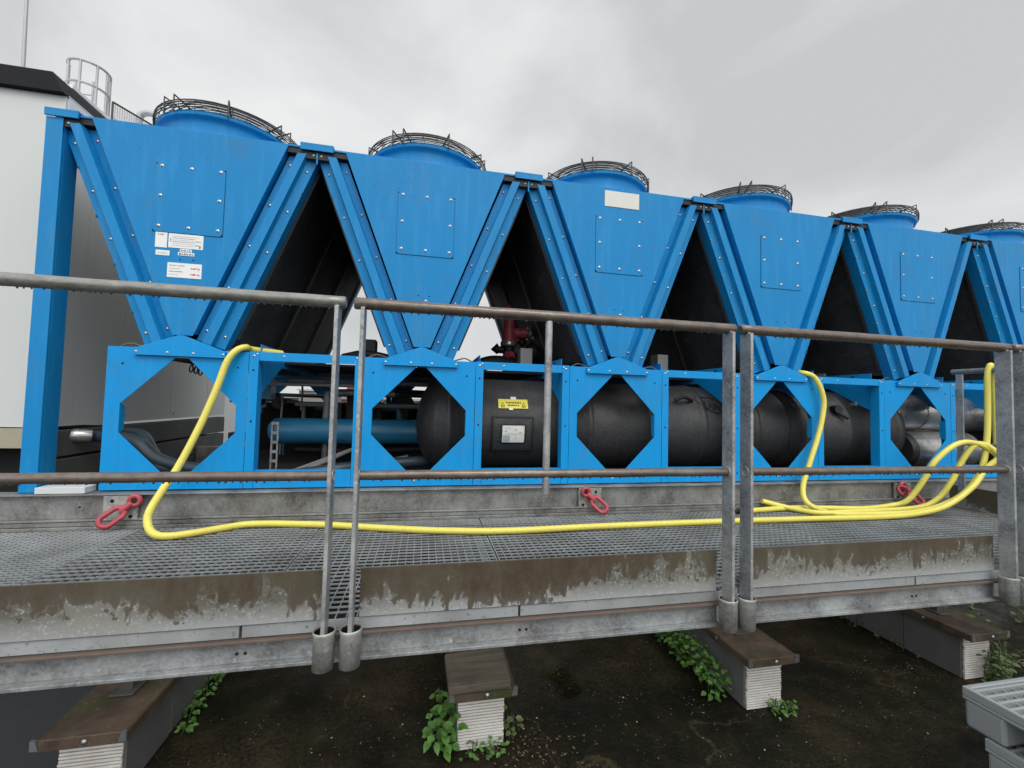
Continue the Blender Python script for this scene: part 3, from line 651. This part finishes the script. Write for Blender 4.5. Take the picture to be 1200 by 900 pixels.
    # deck
    b = MB(); b.box(c - .588, c + .588, -.006, YL + .006, 2.0215, 2.032); b.box(c - .585, c + .585, .0, YL, 1.99, 2.021, 1); b.build('fan_deck', [BLUE, BLACK], ch, .001)
    # joint caps
    for jx in ([c - .575] if n == 0 else []) + [c + .60]:
        b = MB(); w = .085 if jx > c else .07
        b.box(jx - w, jx + w, -.022, .26, 2.034, 2.044); b.box(jx - w, jx + w, -.022, -.012, 2.006, 2.034)
        b.box(jx - w, jx + w, -.006, -.002, 1.965, 2.004, 1)
        for dx in (-.06, -.02, .02, .06): b.dome((jx + dx, -.006, 1.985), .005, (0, -1, 0), 2)
        b.box(jx - .004, jx + .004, -.010, -.004, 1.935, 2.0, 0)
        b.build('joint_cap', [BLUE, BLACK, BOLT], ch, .004)
    # fan
    fy, fr = .45, .365; C = (c, fy, 0)
    b = MB(); b.lathe([(fr + .004, 2.034), (fr + .002, 2.05), (fr - .006, 2.09), (fr - .006, 2.14), (fr + .002, 2.160), (fr + .015, 2.166), (fr + .018, 2.172), (fr + .018, 2.192), (fr + .012, 2.194), (fr - .010, 2.18), (fr - .016, 2.05)], C, 'z', 64)
    fs = b.build('fan_shroud', BLUE, ch)
    b = MB()
    for k in range(21):
        rr = .388 - k * .0175; z = 2.245 + .030 * (1 - (rr / .388) ** 2)
        b.tube([(c + rr * math.cos(a), fy + rr * math.sin(a), z) for a in [i * math.pi / 24 for i in range(48)]], .0024, 4, closed=True)
    for rr, z in ((.394, 2.200), (.395, 2.214), (.395, 2.228), (.393, 2.240)):
        b.tube([(c + rr * math.cos(a), fy + rr * math.sin(a), z) for a in [i * math.pi / 24 for i in range(48)]], .003, 4, closed=True)
    for k in range(8):
        a = k * math.pi / 4 + .3
        for da in (-.09, .09) if k % 2 else (0,):
            ca, sa = math.cos(a + da), math.sin(a + da); p = lambda r_, z_: (c + r_ * ca, fy + r_ * sa, z_)
            b.tube([p(.396, 2.178), p(.397, 2.268), p(.30, 2.252), p(.06, 2.278)], .0048, 5)
    for k in range(28):
        a = k * math.pi / 14 + .12; ca, sa = math.cos(a), math.sin(a); b.tube([(c + .394 * ca, fy + .394 * sa, 2.19), (c + .394 * ca, fy + .394 * sa, 2.243), (c + .2 * ca, fy + .2 * sa, 2.268)], .0017, 3)
    b.build('fan_guard', WIRE, fs)
    b = MB()
    for k in range(5):
        a = k * 2 * math.pi / 5; ca, sa = math.cos(a), math.sin(a); q = lambda r_, w, z_: (c + r_ * ca - w * sa, fy + r_ * sa + w * ca, z_)
        b.add([q(.06, -.04, 2.10), q(.06, .04, 2.13), q(.34, .09, 2.13), q(.34, -.06, 2.08)], [(0, 1, 2, 3)])
    b.cyl((c, fy, 2.06), (c, fy, 2.17), .075, 20); b.build('fan_rotor', BLACK, fs)
# bay rails
for n in range(len(CX) - 1):
    x0, x1 = CX[n] + .359, CX[n + 1] - .359
    for off in (0, YL):
        b = MB(); b.box(x0, x1, off + .0, off + .004, .842, .888); b.box(x0, x1, off + .004, off + .05, .884, .888); b.dome((x0 + .12, off, .868), .005, (0, -1, 0), 1)
        b.build('bay_top_rail', [BLUEF, BOLT], ch, .001)
        b = MB(); b.box(x0, x1, off + .0, off + .004, .172, .262); b.box(x0, x1, off + .004, off + .05, .258, .262); b.build('bay_bottom_rail', BLUEF, ch, .001)
# tall end post
b = MB(); b.box(-1.864, -1.792, -.012, .002, .167, 2.004); b.box(-1.796, -1.792, .002, .09, .167, 2.004); b.box(-1.864, -1.860, .002, .09, .167, 2.004)
b.build('end_post', BLUE, ch, .002)
# near-black tray added to keep top light out of the bays
b = MB(); b.box(-1.54, 8.1, .45, 1.95, .858, .872)
b.build('bay_light_blocker', HOLE_SHADE, ch)
b = MB(); b.box(-.86, 8.1, YL - .30, YL - .10, .18, .42); b.build('bay_dark_box', HOLE_SHADE, ch)  # dark box added low at the back to darken the bays
b = MB(); b.box(-1.54, 8.1, .06, YL - .02, .167, .178); b.build('floor_tray', HOLE_SHADE, ch)  # floor coloured near-black, painting in the shade of the bays
# ---- pressure vessel (evaporator)
ve = MB(); R = .305; ys, zs = .44, .505
prof = [(.0, -.10), (.12, -.085), (.20, -.055), (.26, -.02), (.295, .03), (R + .006, .09), (R + .012, .095), (R + .012, .115), (R, .12)]
L = 2.64
k = .62
while k < L - .3:
    prof += [(R, k + .01), (R + random.uniform(-.004, .004), k + .2), (R + .001, k + .38), (R + .008, k + .385), (R + .008, k + .41), (R, k + .415)]; k += .42
prof += [(R, L - .1), (R - .03, L - .03), (R - .09, L + .02), (.15, L + .05), (0, L + .06)]
ve.lathe(prof, (.05, ys, zs), 'x', 64); vesl = ve.build('evaporator_vessel', INS, ch)
ve = MB(); prof = [(0, -.03), (.2, -.02), (R - .03, .0), (R, .04), (R, .26), (R + .006, .265), (R + .006, .285), (R, .29), (R, .70), (R + .018, .705), (R + .018, .765), (.2, .77), (0, .77)]
ve.lathe(prof, (2.86, ys, zs), 'x', 64); ves2 = ve.build('condensate_vessel', INS, ch)
def onv(x, z, d=.004):      # point on the vessel skin
    dz = z - zs; return (x, ys - math.sqrt(max(0, (R + d) ** 2 - dz * dz)), z)
def patch(mb, x0, x1, z0, z1, d, mi, nz_=6, th=.004):
    vs = []
    for i in range(nz_ + 1):
        z = z0 + (z1 - z0) * i / nz_
        for x in (x0, x1): vs.append(onv(x, z, d))
    for i in range(nz_ + 1):
        z = z0 + (z1 - z0) * i / nz_
        for x in (x0, x1): vs.append(onv(x, z, d - th))
    m_ = 2 * (nz_ + 1)
    fs = [(2 * i, 2 * i + 1, 2 * i + 3, 2 * i + 2) for i in range(nz_)] + [(m_ + 2 * i, m_ + 2 * i + 2, m_ + 2 * i + 3, m_ + 2 * i + 1) for i in range(nz_)]
    fs += [(2 * i, 2 * i + 2, m_ + 2 * i + 2, m_ + 2 * i) for i in range(nz_)] + [(2 * i + 1, m_ + 2 * i + 1, m_ + 2 * i + 3, 2 * i + 3) for i in range(nz_)]
    fs += [(0, m_, m_ + 1, 1), (2 * nz_, 2 * nz_ + 1, m_ + 2 * nz_ + 1, m_ + 2 * nz_)]
    mb.add(vs, fs, mi)
b = MB(); patch(b, .458, .648, .617, .674, .006, 0, 4)
for cx_ in (.485, .620):
    a0 = onv(cx_ - .014, .631, .0072); a1 = onv(cx_ + .014, .631, .0072); a2 = onv(cx_, .656, .0072); b.add([a0, a1, a2], [(0, 1, 2)], 1)
    c0 = onv(cx_ - .008, .635, .0079); c1 = onv(cx_ + .008, .635, .0079); c2 = onv(cx_, .650, .0079); b.add([c0, c1, c2], [(0, 1, 2)], 0)
    for q in (-.012, -.003, .006): patch(b, cx_ + q, cx_ + q + .006, .6225, .6275, .0072, 1, 1, .001)
rr = random.Random(3)
for zz, xa, xb in ((.648, .508, .598), (.632, .518, .590)):
    x = xa
    while x < xb: w = rr.uniform(.004, .009); patch(b, x, x + w, zz, zz + .0085, .0072, 1, 1, .001); x += w + rr.uniform(.002, .005)
patch(b, .54, .575, .674, .690, .0065, 2, 2); patch(b, .525, .55, .607, .617, .0065, 2, 2)
b.build('warning_label', [YEL, INK, STICK], vesl)
b = MB(); patch(b, .422, .678, .352, .566, .002, 1, 10, .006)
fr_ = [(.420, .680, .560, .570), (.420, .680, .347, .357), (.418, .427, .350, .568), (.674, .683, .350, .568)]
for x0, x1, z0, z1 in fr_: patch(b, x0, x1, z0, z1, .010, 0, 8, .008)
patch(b, .470, .634, .396, .520, .006, 0, 8); b.build('nameplate_pad', [BLACK, INS], vesl)
b = MB(); patch(b, .482, .622, .405, .510, .009, 0, 6)
patch(b, .486, .53, .408, .45, .0100, 3, 3, .001); patch(b, .498, .616, .4575, .4595, .0102, 1, 1, .001)
for z0, x0, x1 in ((.497, .50, .535), (.488, .50, .54), (.473, .497, .511), (.480, .555, .575), (.484, .558, .572), (.465, .590, .600), (.44, .565, .575), (.43, .565, .572), (.42, .565, .575), (.44, .60, .61), (.425, .612, .615)):
    patch(b, x0, x1, z0, z0 + .005, .0102, 1 if z0 in (.473, .484, .465) else 2, 1, .001)
b.cyl(Vector(onv(.614, .502, .009)), Vector(onv(.614, .502, .0115)), .0035, 8, 1)
b.build('nameplate', [CREAM, INKG, INKL, simple('green_grey_print', (.35, .42, .38), .5)], vesl)
# pipes to the side of the vessel (scribbled outline patch of glue on the skin)
b = MB()
for q in range(3):
    P = [Vector(onv(1.98 + (.105 + .012 * math.sin(3 * a + q)) * math.cos(a), .675 - .10 * math.cos(a) * .25 + (.050 + .006 * math.cos(5 * a + q * 2)) * math.sin(a) - .012 * q, .003)) for a in [k * math.pi / 18 for k in range(36)]]
    if q == 0: b.tube(P, .0035, 5, closed=True)
P = [Vector(onv(1.92 + .012 * i + .012 * math.sin(i * 2.1), .675 + .022 * math.sin(i * 1.7) - .002 * i, .003)) for i in range(13)]; b.tube(catmull(P, 4), .0035, 5)
b.build('glue_marks', BLACK, vesl)
b = MB(); P = catmull([onv(1.70, .70, .02), onv(1.76, .72, .04), onv(1.82, .705, .02), onv(1.85, .69, -.01)], 5); b.tube(P, .013, 8); b.build('cable', BLACK, vesl)
b = MB(); b.cyl(onv(3.02, .66, -.01), onv(3.01, .665, .05), .03, 12, 0); b.cyl(onv(3.02, .64, .02), onv(3.08, .60, .04), .014, 10, 0); b.build('drain_stub', BLACK, ves2)
b = MB(); b.cyl(onv(3.22, .70, -.01), onv(3.22, .71, .035), .014, 10); b.cyl(onv(3.22, .71, .03), onv(3.27, .745, .05), .008, 8); b.build('service_valve', SILVER, ves2)
# silver clad pipes right of the vessel
b = MB(); b.tube([(3.60, .30, .66), (3.8, .30, .66), (4.80, .32, .66)], .150, 36); b.tube([(3.90, .30, .66), (3.912, .30, .66)], .154, 36); b.tube([(4.55, .32, .66), (4.56, .32, .66)], .154, 36); b.build('silver_pipe', SILVER, ch)
b = MB(); b.tube([(3.78, .28, .355), (4.42, .28, .355)], .150, 36); b.tube([(3.735, .28, .355), (3.78, .28, .355)], [.135, .151], 36, 1); b.build('silver_pipe', [SILVER, INS], ch)
b = MB(); b.tube([(4.85, .4, .5), (8, .4, .5)], .26, 36); b.build('far_vessel', INS, ch)
# blue header pipe on the left + brackets
b = MB(); b.lathe([(0, -.03), (.05, -.02), (.085, .01), (.09, .05), (.09, 1.25)], (-1.03, .8, .415), 'x', 32); b.build('blue_pipe', PIPEB, ch)
b = MB()
for sx in (0, 1): b.box(-.825 + sx * .030, -.817 + sx * .030, .12, .125, .18, .505)
for k in range(7): b.box(-.825, -.787, .119, .126, .185 + k * .052, .200 + k * .052)
b.box(-.825, -.821, .126, .16, .18, .505); b.build('slotted_bracket', GALVD, ch)
b = MB(); b.tube([(-.78, .3, .20), (-.45, .9, .30)], .012, 6); b.tube([(-.74, .3, .19), (-.2, 1.3, .40)], .014, 6); b.tube([(-.6, .25, .19), (-.1, .6, .26)], .012, 6)
b.tube([(-1.0, 1.2, .60), (.1, 1.2, .60)], .02, 8); b.tube([(-1.0, 1.3, .86), (.2, 1.3, .84)], .03, 8); b.tube([(-1.0, 1.0, .78), (2.2, 1.0, .78)], .02, 8); b.build('thin_pipework', FADE, ch)
b = MB(); b.box(-.75, -.62, 1.0, 1.2, .50, .62); b.box(-.60, -.52, 1.1, 1.2, .48, .72); b.cyl((-.48, 1.1, .62), (-.48, 1.2, .62), .07, 16); b.cyl((-.48, 1.15, .5), (-.48, 1.15, .6), .015, 8); b.build('compressor_valve_block', BLACK, ch); b = MB(); b.cyl((-.16, 1.3, .62), (-.16, 1.38, .62), .075, 18); b.cyl((-.16, 1.34, .46), (-.16, 1.34, .6), .02, 8); b.build('compressor_valve_block', BLACK, ch)
b = MB(); b.tube(catmull([(-.75, .2, .20), (-.4, .3, .235), (.0, .42, .25), (.3, .5, .24)], 5), .035, 12); b.build('suction_hose', HOSEG, ch)
b = MB(); b.tube(catmull([(-2.05, .62, .385), (-1.993, .7, .372), (-1.809, .62, .372), (-1.688, .55, .344), (-1.566, .5, .263), (-1.37, .45, .213), (-1.1, .4, .20)], 6), .034, 14); b.build('water_hose', HOSEG, ch)
b = MB(); b.tube(catmull([(-1.95, .85, .392), (-1.775, .72, .384), (-1.644, .6, .287), (-1.52, .5, .206), (-1.3, .5, .20)], 6), .030, 14); b.build('water_hose', HOSEG, ch)
b = MB(); b.tube([(-2.085, .62, .385), (-2.05, .62, .385), (-2.01, .65, .382)], [.045, .040, .036], 14); b.build('pipe_coupling', SILVER, ch)
for k in range(1):
    b = MB(); P = [(-1.235 + .014 * math.sin(a) + .0035 * a, .10, .80 - .0012 * a + .024 * math.cos(a)) for a in [i * .6 for i in range(34)]]; b.tube(P, .004, 5); b.build('coiled_cable', BLACK, ch)
rq = random.Random(21)
for k in range(16):
    y = rq.uniform(.75, 1.75); xa = rq.uniform(-1.6, -.3); w_ = rq.uniform(.3, 1.1); z = rq.choice((.28, .34, .56, .63, .70, .75, .79)) + rq.uniform(-.02, .02); rad = rq.choice((.008, .012, .016, .028)); m_ = rq.choice((BLACK, FADE, PIPEB, BLACK, GALVD))
    b = MB(); pts = [(xa, y, z), (xa + w_ * .5, y, z + rq.uniform(-.02, .02)), (xa + w_, y, z), (xa + w_ + .06, y, z - .05), (xa + w_ + .06, y, z - .25)] if k % 2 else [(xa, y, .2), (xa, y, z), (xa + .05, y, z + .05), (xa + w_ * .6, y, z + .05)]
    b.tube(catmull(pts, 3), rad, 8); b.build('service_pipe', m_, ch)
for k in range(9):
    y = rq.uniform(.9, 1.7); x = rq.uniform(-1.5, -.25); z = rq.uniform(.3, .7); b = MB()
    if k % 3 == 0: b.cyl((x, y, z), (x, y - .05, z), .05, 14); b.cyl((x, y - .05, z), (x, y - .06, z), .018, 8)
    elif k % 3 == 1: b.box(x, x + rq.uniform(.06, .16), y, y + .1, z, z + rq.uniform(.06, .16))
    else: b.cyl((x, y, z), (x, y, z + .12), .03, 10); b.cyl((x, y, z + .12), (x, y, z + .135), .045, 10); b.cyl((x - .05, y, z + .06), (x + .05, y, z + .06), .018, 8)
    b.build(('valve_wheel', 'relay_box', 'small_valve')[k % 3], rq.choice((BLACK, BLACK, FADE, PIPEB)), ch)
b = MB(); b.box(-1.5, .0, 1.80, 1.84, .18, .60); b.build('bay_dark_panel', HOLE_SHADE, ch)  # near-black panel added to darken the view behind the blue pipe
# red valve behind the second gap
rv = MB(); X0, Y0 = .68, 1.0
rv.tube([(X0, Y0, 1.235), (X0, Y0, 1.32), (X0 - .003, Y0, 1.41), (X0 - .004, Y0, 1.47)], [.048, .050, .032, .018], 14); rv.tube([(X0, Y0, 1.16), (X0, Y0, 1.25)], .062, 16); rv.cyl((X0, Y0, 1.235), (X0 + .15, Y0 - .02, 1.235), .045, 14)
rvh = rv.build('red_valve', RED, ch); rv = MB(); rv.tube([(X0 - .02, Y0 - .03, 1.0), (X0 + .0, Y0 - .07, 1.04)], .052, 14); rv.cyl((X0 + .0, Y0 - .07, 1.04), (X0 + .005, Y0 - .09, 1.05), .03, 6)
rv.build('valve_elbow', RED, rvh)
rv = MB(); rv.lathe([(.0, 1.12), (.068, 1.12), (.072, 1.13), (.072, 1.155), (.066, 1.165), (0, 1.165)], (X0, Y0, 0), 'z', 20); rv.build('steel_flange', SILVER, rvh); rv = MB(); rv.cyl((X0 + .15, Y0 - .02, 1.235), (X0 + .175, Y0 - .02, 1.235), .052, 14); rv.cyl((X0 + .175, Y0 - .02, 1.235), (X0 + .26, Y0 - .03, 1.235), .014, 8); rv.cyl((X0 + .17, Y0 - .02, 1.20), (X0 + .23, Y0 - .03, 1.20), .010, 8); rv.build('steel_flange', SILVER, rvh)
rv = MB(); rv.cyl((X0, Y0, .9), (X0, Y0, 1.125), .05, 14); rv.cyl((X0 - .10, Y0, 1.09), (X0 - .05, Y0, 1.09), .03, 8); rv.blob((X0 - .10, Y0, 1.09), .05); rv.blob((X0 + .11, Y0, 1.16), .045); rv.build('valve_body', BLACK, rvh)
b = MB(); b.tube(catmull([(.40, .9, .93), (.52, .92, .975), (.66, .93, .975), (.8, .95, .95)], 5), .055, 10); b.build('insulated_pipe', BLACK, ch); b = MB(); b.tube(catmull([(-.2, .5, .92), (-.4, .55, .955), (-.55, .6, .93)], 5), .03, 8); b.build('insulated_pipe', BLACK, ch); b = MB()
b.tube(catmull([(.75, 1.2, .95), (.95, 1.1, 1.12), (1.02, 1.1, 1.28)], 5), .10, 12); b.build('insulated_pipe', BLACK, ch)
for x, z1_, m_ in ((.725, 1.055, FADE), (1.83, 1.06, FADE), (-.38, 1.06, BLACK), (.40 + 3.0, .97, FADE)):
    b = MB(); b.box(x - .045, x + .045, .55, .66, .89, z1_); b.build('junction_box', m_, ch, .004)
for c in CX[:6]:
    for q in (-1, 1):
        b = MB(); b.tube(catmull([(c + q * .29, .03, .888), (c + q * .25, .03, .905), (c + q * .21, .04, .897), (c + q * .18, .05, .888)], 4), .004, 5); b.build('grounding_cable', RUST, ch)

# ================================================================== HOSES
H1 = [(-0.80, 0.16, 0.90), (-0.918, 0.06, 0.905), (-0.929, 0.0, 0.909), (-0.961, -0.03, 0.886), (-0.995, -0.045, 0.825), (-1.029, -0.06, 0.688), (-1.079, -0.09, 0.504), (-1.137, -0.14, 0.314), (-1.176, -0.19, 0.204), (-1.198, -0.23, 0.124), (-1.194, -0.25, 0.076), (-1.164, -0.27, 0.036), (-1.111, -0.275, 0.019), (-1.022, -0.237, 0.017), (-0.927, -0.168, 0.017), (-0.799, -0.111, 0.017), (-0.469, -0.165, 0.017), (-0.172, -0.258, 0.017), (0.116, -0.335, 0.017), (0.45, -0.375, 0.017), (0.91, -0.356, 0.017), (1.68, -0.348, 0.017), (2.242, -0.358, 0.017), (2.719, -0.374, 0.017), (3.035, -0.36, 0.025), (3.247, -0.38, 0.077), (3.445, -0.39, 0.193), (3.577, -0.4, 0.329), (3.66, -0.50, 0.42), (3.64, -.7, .30), (3.60, -.85, .10), (3.5, -.95, .02)]
H2 = [(2.45, 0.2, 0.91), (2.54, 0.10, 0.915), (2.566, 0.0, 0.91), (2.633, -0.03, 0.875), (2.679, -0.045, 0.764), (2.68, -0.05, 0.659), (2.625, -0.06, 0.485), (2.527, -0.08, 0.287), (2.458, -0.1, 0.151), (2.435, -0.14, 0.068), (2.462, -0.2, 0.03), (2.514, -0.28, .018), (2.705, -0.31, 0.018), (3.044, -0.33, 0.025), (3.273, -0.34, 0.068), (3.438, -0.35, 0.142), (3.55, -0.35, 0.239), (3.613, -0.35, 0.35), (3.656, -0.345, 0.517), (3.675, -0.34, 0.744), (3.68, -0.34, 0.916), (3.70, -0.345, 0.985), (3.735, -0.34, 0.92), (3.74, -.34, .7), (3.75, -.34, .3)]
H3 = [(1.933, -0.15, 0.017), (2.057, -0.142, 0.017), (2.416, -0.114, 0.017), (2.816, -0.177, 0.017), (3.097, -0.15, 0.022), (3.188, -0.2, 0.070), (3.249, -0.26, 0.227), (3.293, -0.29, 0.342), (3.422, -0.32, 0.452), (3.552, -0.34, 0.465), (3.66, -0.38, 0.40), (3.67, -0.45, 0.28), (3.65, -.6, .1), (3.55, -.75, .02)]
H4 = [(2.172, -0.07, 0.055), (2.254, -0.1, 0.036), (2.334, -0.15, 0.020), (2.428, -0.243, 0.017), (2.636, -0.27, 0.025), (3.208, -0.22, 0.02), (3.377, -0.24, 0.079), (3.443, -0.28, 0.205), (3.488, -0.3, 0.321), (3.538, -0.33, 0.431), (3.60, -0.35, 0.461), (3.655, -0.40, 0.40), (3.66, -0.5, 0.25), (3.6, -.62, .05), (3.5, -.66, .018)]
for P, lab in ((H1, 'long yellow hose from the first blue module along the whole walkway'), (H2, 'yellow hose dropping from the fourth module and hung over the end railing'),
               (H3, 'looped yellow hose with a dark end fitting on the grating'), (H4, 'looped yellow hose with a bare cut end raised off the grating')):
    b = MB(); b.tube(catmull(P, 8), .0165, 14); o = b.build('yellow_hose', HOSE, None, origin=P[0]); tag(o, lab, 'hose', 'yellow hoses on the walkway')
    if P is H3:
        b = MB(); b.cyl((1.90, -.152, .017), (1.945, -.15, .017), .012, 10); b.cyl((1.925, -.151, .017), (1.935, -.151, .017), .02, 6); f_ = b.build('hose_fitting', BLACK, o)

# ================================================================== GREY PLASTIC PALLETS
def pallet(x0, y1, z0, z1, w, l, label, deck=True):
    t = thing('plastic_pallet', label, 'pallet', (x0 + w / 2, y1 - l / 2, z0), 'stacked grey plastic pallets'); lip = .032
    b = MB()
    b.prism([(x0, y1), (x0 + w, y1), (x0 + w, y1 - l), (x0, y1 - l)], z1 - lip - .012, z1 - lip, 'z')
    for (xa, xb, ya, yb) in ((x0, x0 + .018, y1 - l, y1), (x0 + w - .018, x0 + w, y1 - l, y1), (x0 + .018, x0 + w - .018, y1 - .018, y1), (x0 + .018, x0 + w - .018, y1 - l, y1 - l + .018)):
        b.box(xa, xb, ya, yb, z1 - lip, z1)
    b.build('rim', PLAST, t, .004)
    for xa, xb in ((x0 + .004, x0 + .12), (x0 + w / 2 - .05, x0 + w / 2 + .05), (x0 + w - .12, x0 + w - .004)):
        for ya, yb in ((y1 - .115, y1 - .004), (y1 - l / 2 - .06, y1 - l / 2 + .06), (y1 - l + .004, y1 - l + .115)):
            b = MB(); b.prism([(xa + .004, z0), (xb - .004, z0), (xb, z1 - lip - .012), (xa, z1 - lip - .012)], ya, yb, 'y'); b.build('foot', PLAST, t, .010)
    b = MB(); y = y1 - .018
    k = 0
    while y > y1 - l + .03:
        b.box(x0 + .018, x0 + w - .018, y - .014, y - .004, z1 - lip, z1 - .003); y -= .032; k += 1
    x = x0 + .018
    while x < x0 + w - .04:
        b.box(x + .03, x + .036, y1 - l + .018, y1 - .018, z1 - lip, z1 - .012); x += .048
    b.build('deck_grid', PLAST, t, .002); return t
pallet(1.984, -1.224, -.49, -.35, .8, .6, 'grey plastic pallet, top one of the stack at the bottom right corner')
pallet(1.988, -1.284, -.635, -.492, .8, .6, 'grey plastic pallet lying directly under the top pallet')
pallet(1.984, -1.264, G + .002, -.637, .8, .6, 'grey plastic pallet at the foot of the stack')

# ================================================================== PLANTS AND DEBRIS
def leaf(b, c, d, up, L, w, mi=0):
    d = d.normalized(); s = d.cross(up).normalized(); u = s.cross(d).normalized()
    pts = [c, c + d * L * .3 + s * w * .5 + u * L * .05, c + d * L * .65 + s * w * .42 + u * L * .02, c + d * L - u * L * .12, c + d * L * .65 - s * w * .42 + u * L * .02, c + d * L * .3 - s * w * .5 + u * L * .05, c + d * L * .35 - u * L * .04, c + d * L * .68 - u * L * .06]
    b.add(pts, [(0, 1, 6), (1, 2, 7, 6), (2, 3, 7), (3, 4, 7), (4, 5, 6, 7), (5, 0, 6)], mi, True)
def plant(label, name, starts, h, nleaf, L, mat, lean=(0, 0, 0), spread=.06, origin=None, seed=1):
    rr = random.Random(seed); t = thing(name, label, 'plant', origin or starts[0]); st = MB(); lf = MB()
    for s0 in starts:
        s0 = Vector(s0); top = s0 + Vector(lean) + Vector((rr.uniform(-spread, spread), rr.uniform(-spread, spread), h * rr.uniform(.7, 1.1)))
        mid = s0.lerp(top, .5) + Vector((rr.uniform(-.02, .02), rr.uniform(-.02, .02), .01)); P = catmull([s0, mid, top], 6); st.tube(P, .0018, 5)
        for k in range(nleaf):
            f = rr.uniform(.15, 1); p = P[min(len(P) - 1, int(f * (len(P) - 1)))]; a = rr.uniform(0, 6.28)
            d = Vector((math.cos(a), math.sin(a) - .35, rr.uniform(-.5, .35))); q = p + d.normalized() * rr.uniform(.005, .03)
            leaf(lf, q, d, Vector((0, -.3, 1)), L * rr.uniform(.6, 1.25), L * rr.uniform(.5, .8))
    st.build('stem', STEM, t, recalc=False); lf.build('foliage', mat, t, recalc=False); return t
rs = random.Random(5)
plant('leafy green plant growing against the left side of the pier with the wooden board', 'green_weed', [(.145 + rs.uniform(-.05, .02), -.50 + rs.uniform(-.10, .06), G) for _ in range(9)], .22, 9, .045, LEAF, (-.01, -.03, 0), .035, seed=2)
plant('small weed at the right foot of the pier with the wooden board', 'green_weed', [(.425 + rs.uniform(-.01, .02), -.55, G) for _ in range(3)], .13, 6, .030, LEAF2, seed=3, spread=.02)
plant('tiny green sprig in front of the pier with the wooden board', 'green_weed', [(.285 + rs.uniform(-.06, .08), -.605 + rs.uniform(-.02, .01), G) for _ in range(9)], .05, 5, .022, LEAF, spread=.02, seed=4)
iv = []
for k in range(60):
    f = rs.random(); iv.append((1.60 - .02 - rs.uniform(0, .07), -.50 + f * 1.15, G))
plant('green ivy covering the left side of the third pier', 'ivy', iv, .18, 12, .034, LEAF, (-.0, -.0, 0), .04, origin=(1.57, 0, G), seed=5)
plant('low weeds at the foot of the ivy covered pier front', 'green_weed', [(1.62 + rs.uniform(0, .24), -.60 + rs.uniform(-.02, .015), G) for _ in range(10)], .045, 6, .022, LEAF, spread=.02, origin=(1.74, -.6, G), seed=6)
plant('pale weeds in front of the rightmost pier', 'green_weed', [(3.15 + rs.uniform(-.04, .12), -.62 + rs.uniform(-.03, .03), G) for _ in range(10)], .20, 10, .032, LEAF2, (.0, -.02, 0), .04, origin=(3.2, -.62, G), seed=7)
plant('dark green weeds along the shaded foot of the leftmost pier', 'green_weed', [(-1.02 + rs.uniform(0, .05), .30 - k * .045, G) for k in range(14)], .05, 7, .028, LEAF, spread=.03, origin=(-1, .1, G), seed=8)
plant('large leafy bush in the shade at the right edge behind the walkway', 'green_bush', [(3.75 + rs.uniform(0, 1.3), -.25 + rs.uniform(-.1, .7), G) for _ in range(34)], .38, 14, .05, LEAF2, spread=.09, origin=(4.2, .1, G), seed=9)
plant('small weeds along the left foot of the rightmost pier', 'green_weed', [(3.03 - rs.uniform(0, .03), -.35 + k * .07, G) for k in range(12)], .04, 5, .022, LEAF2, spread=.02, origin=(3.02, 0, G), seed=10)
gr = thing('grass_tuft', 'tuft of long thin grass blades beside the rightmost pier', 'grass', (3.3, -.6, G)); b = MB(); rr = random.Random(11)
for k in range(26):
    a = rr.uniform(0, 6.28); s0 = Vector((3.29 + rr.uniform(-.03, .04), -.6 + rr.uniform(-.03, .03), G)); o_ = Vector((math.cos(a), math.sin(a), 0)) * rr.uniform(.05, .17); hh = rr.uniform(.10, .28)
    b.tube(catmull([s0, s0 + o_ * .35 + Vector((0, 0, hh * .75)), s0 + o_ + Vector((0, 0, hh * .7))], 5), [.0022] * 10 + [.0006], 4)
b.build('blades', LEAF2, gr)
b = MB()
for k in range(1100):
    x = random.uniform(-1.4, 3.6); y = -.58 + random.gauss(0, .38); q = random.uniform(.001, .003) if random.random() < .96 else random.uniform(.003, .007)
    b.blob((x, y, G + q * .4), q, 0, (1, 1, .6))
o = b.build('gravel', STONE, None, kind='stuff'); tag(o, 'scattered pale grit and small stones on the wet ground', 'gravel')
LIT = simple('dead_leaf_brown', (.14, .085, .04), .8, 0, .5, 40); b = MB()
for k in range(150):
    if k < 90: x, y = random.gauss(.50, .12), random.gauss(-.62, .07)
    else: x, y = random.uniform(-1.0, 3.3), random.uniform(-.95, -.1)
    a = random.uniform(0, 6.28); leaf(b, Vector((x, y, G + .004)), Vector((math.cos(a), math.sin(a), random.uniform(0, .4))), Vector((0, 0, 1)), random.uniform(.006, .018), random.uniform(.004, .011))
tag(b.build('leaf_litter', LIT, None, kind='stuff', recalc=False), 'small dead leaves and litter on the wet ground', 'leaf litter')
b = MB(); b.tube(catmull([(3.55, -.55, G + .02), (3.85, -.50, G + .025), (4.3, -.52, G + .02)], 6), .012, 8); b.tube(catmull([(3.58, -.61, G + .014), (3.9, -.57, G + .02), (4.3, -.60, G + .014)], 6), .009, 8)
tag(b.build('loose_cable', FADE, origin=(3.9, -.55, G)), 'pale loose cables lying on the ground at the right edge', 'cable')
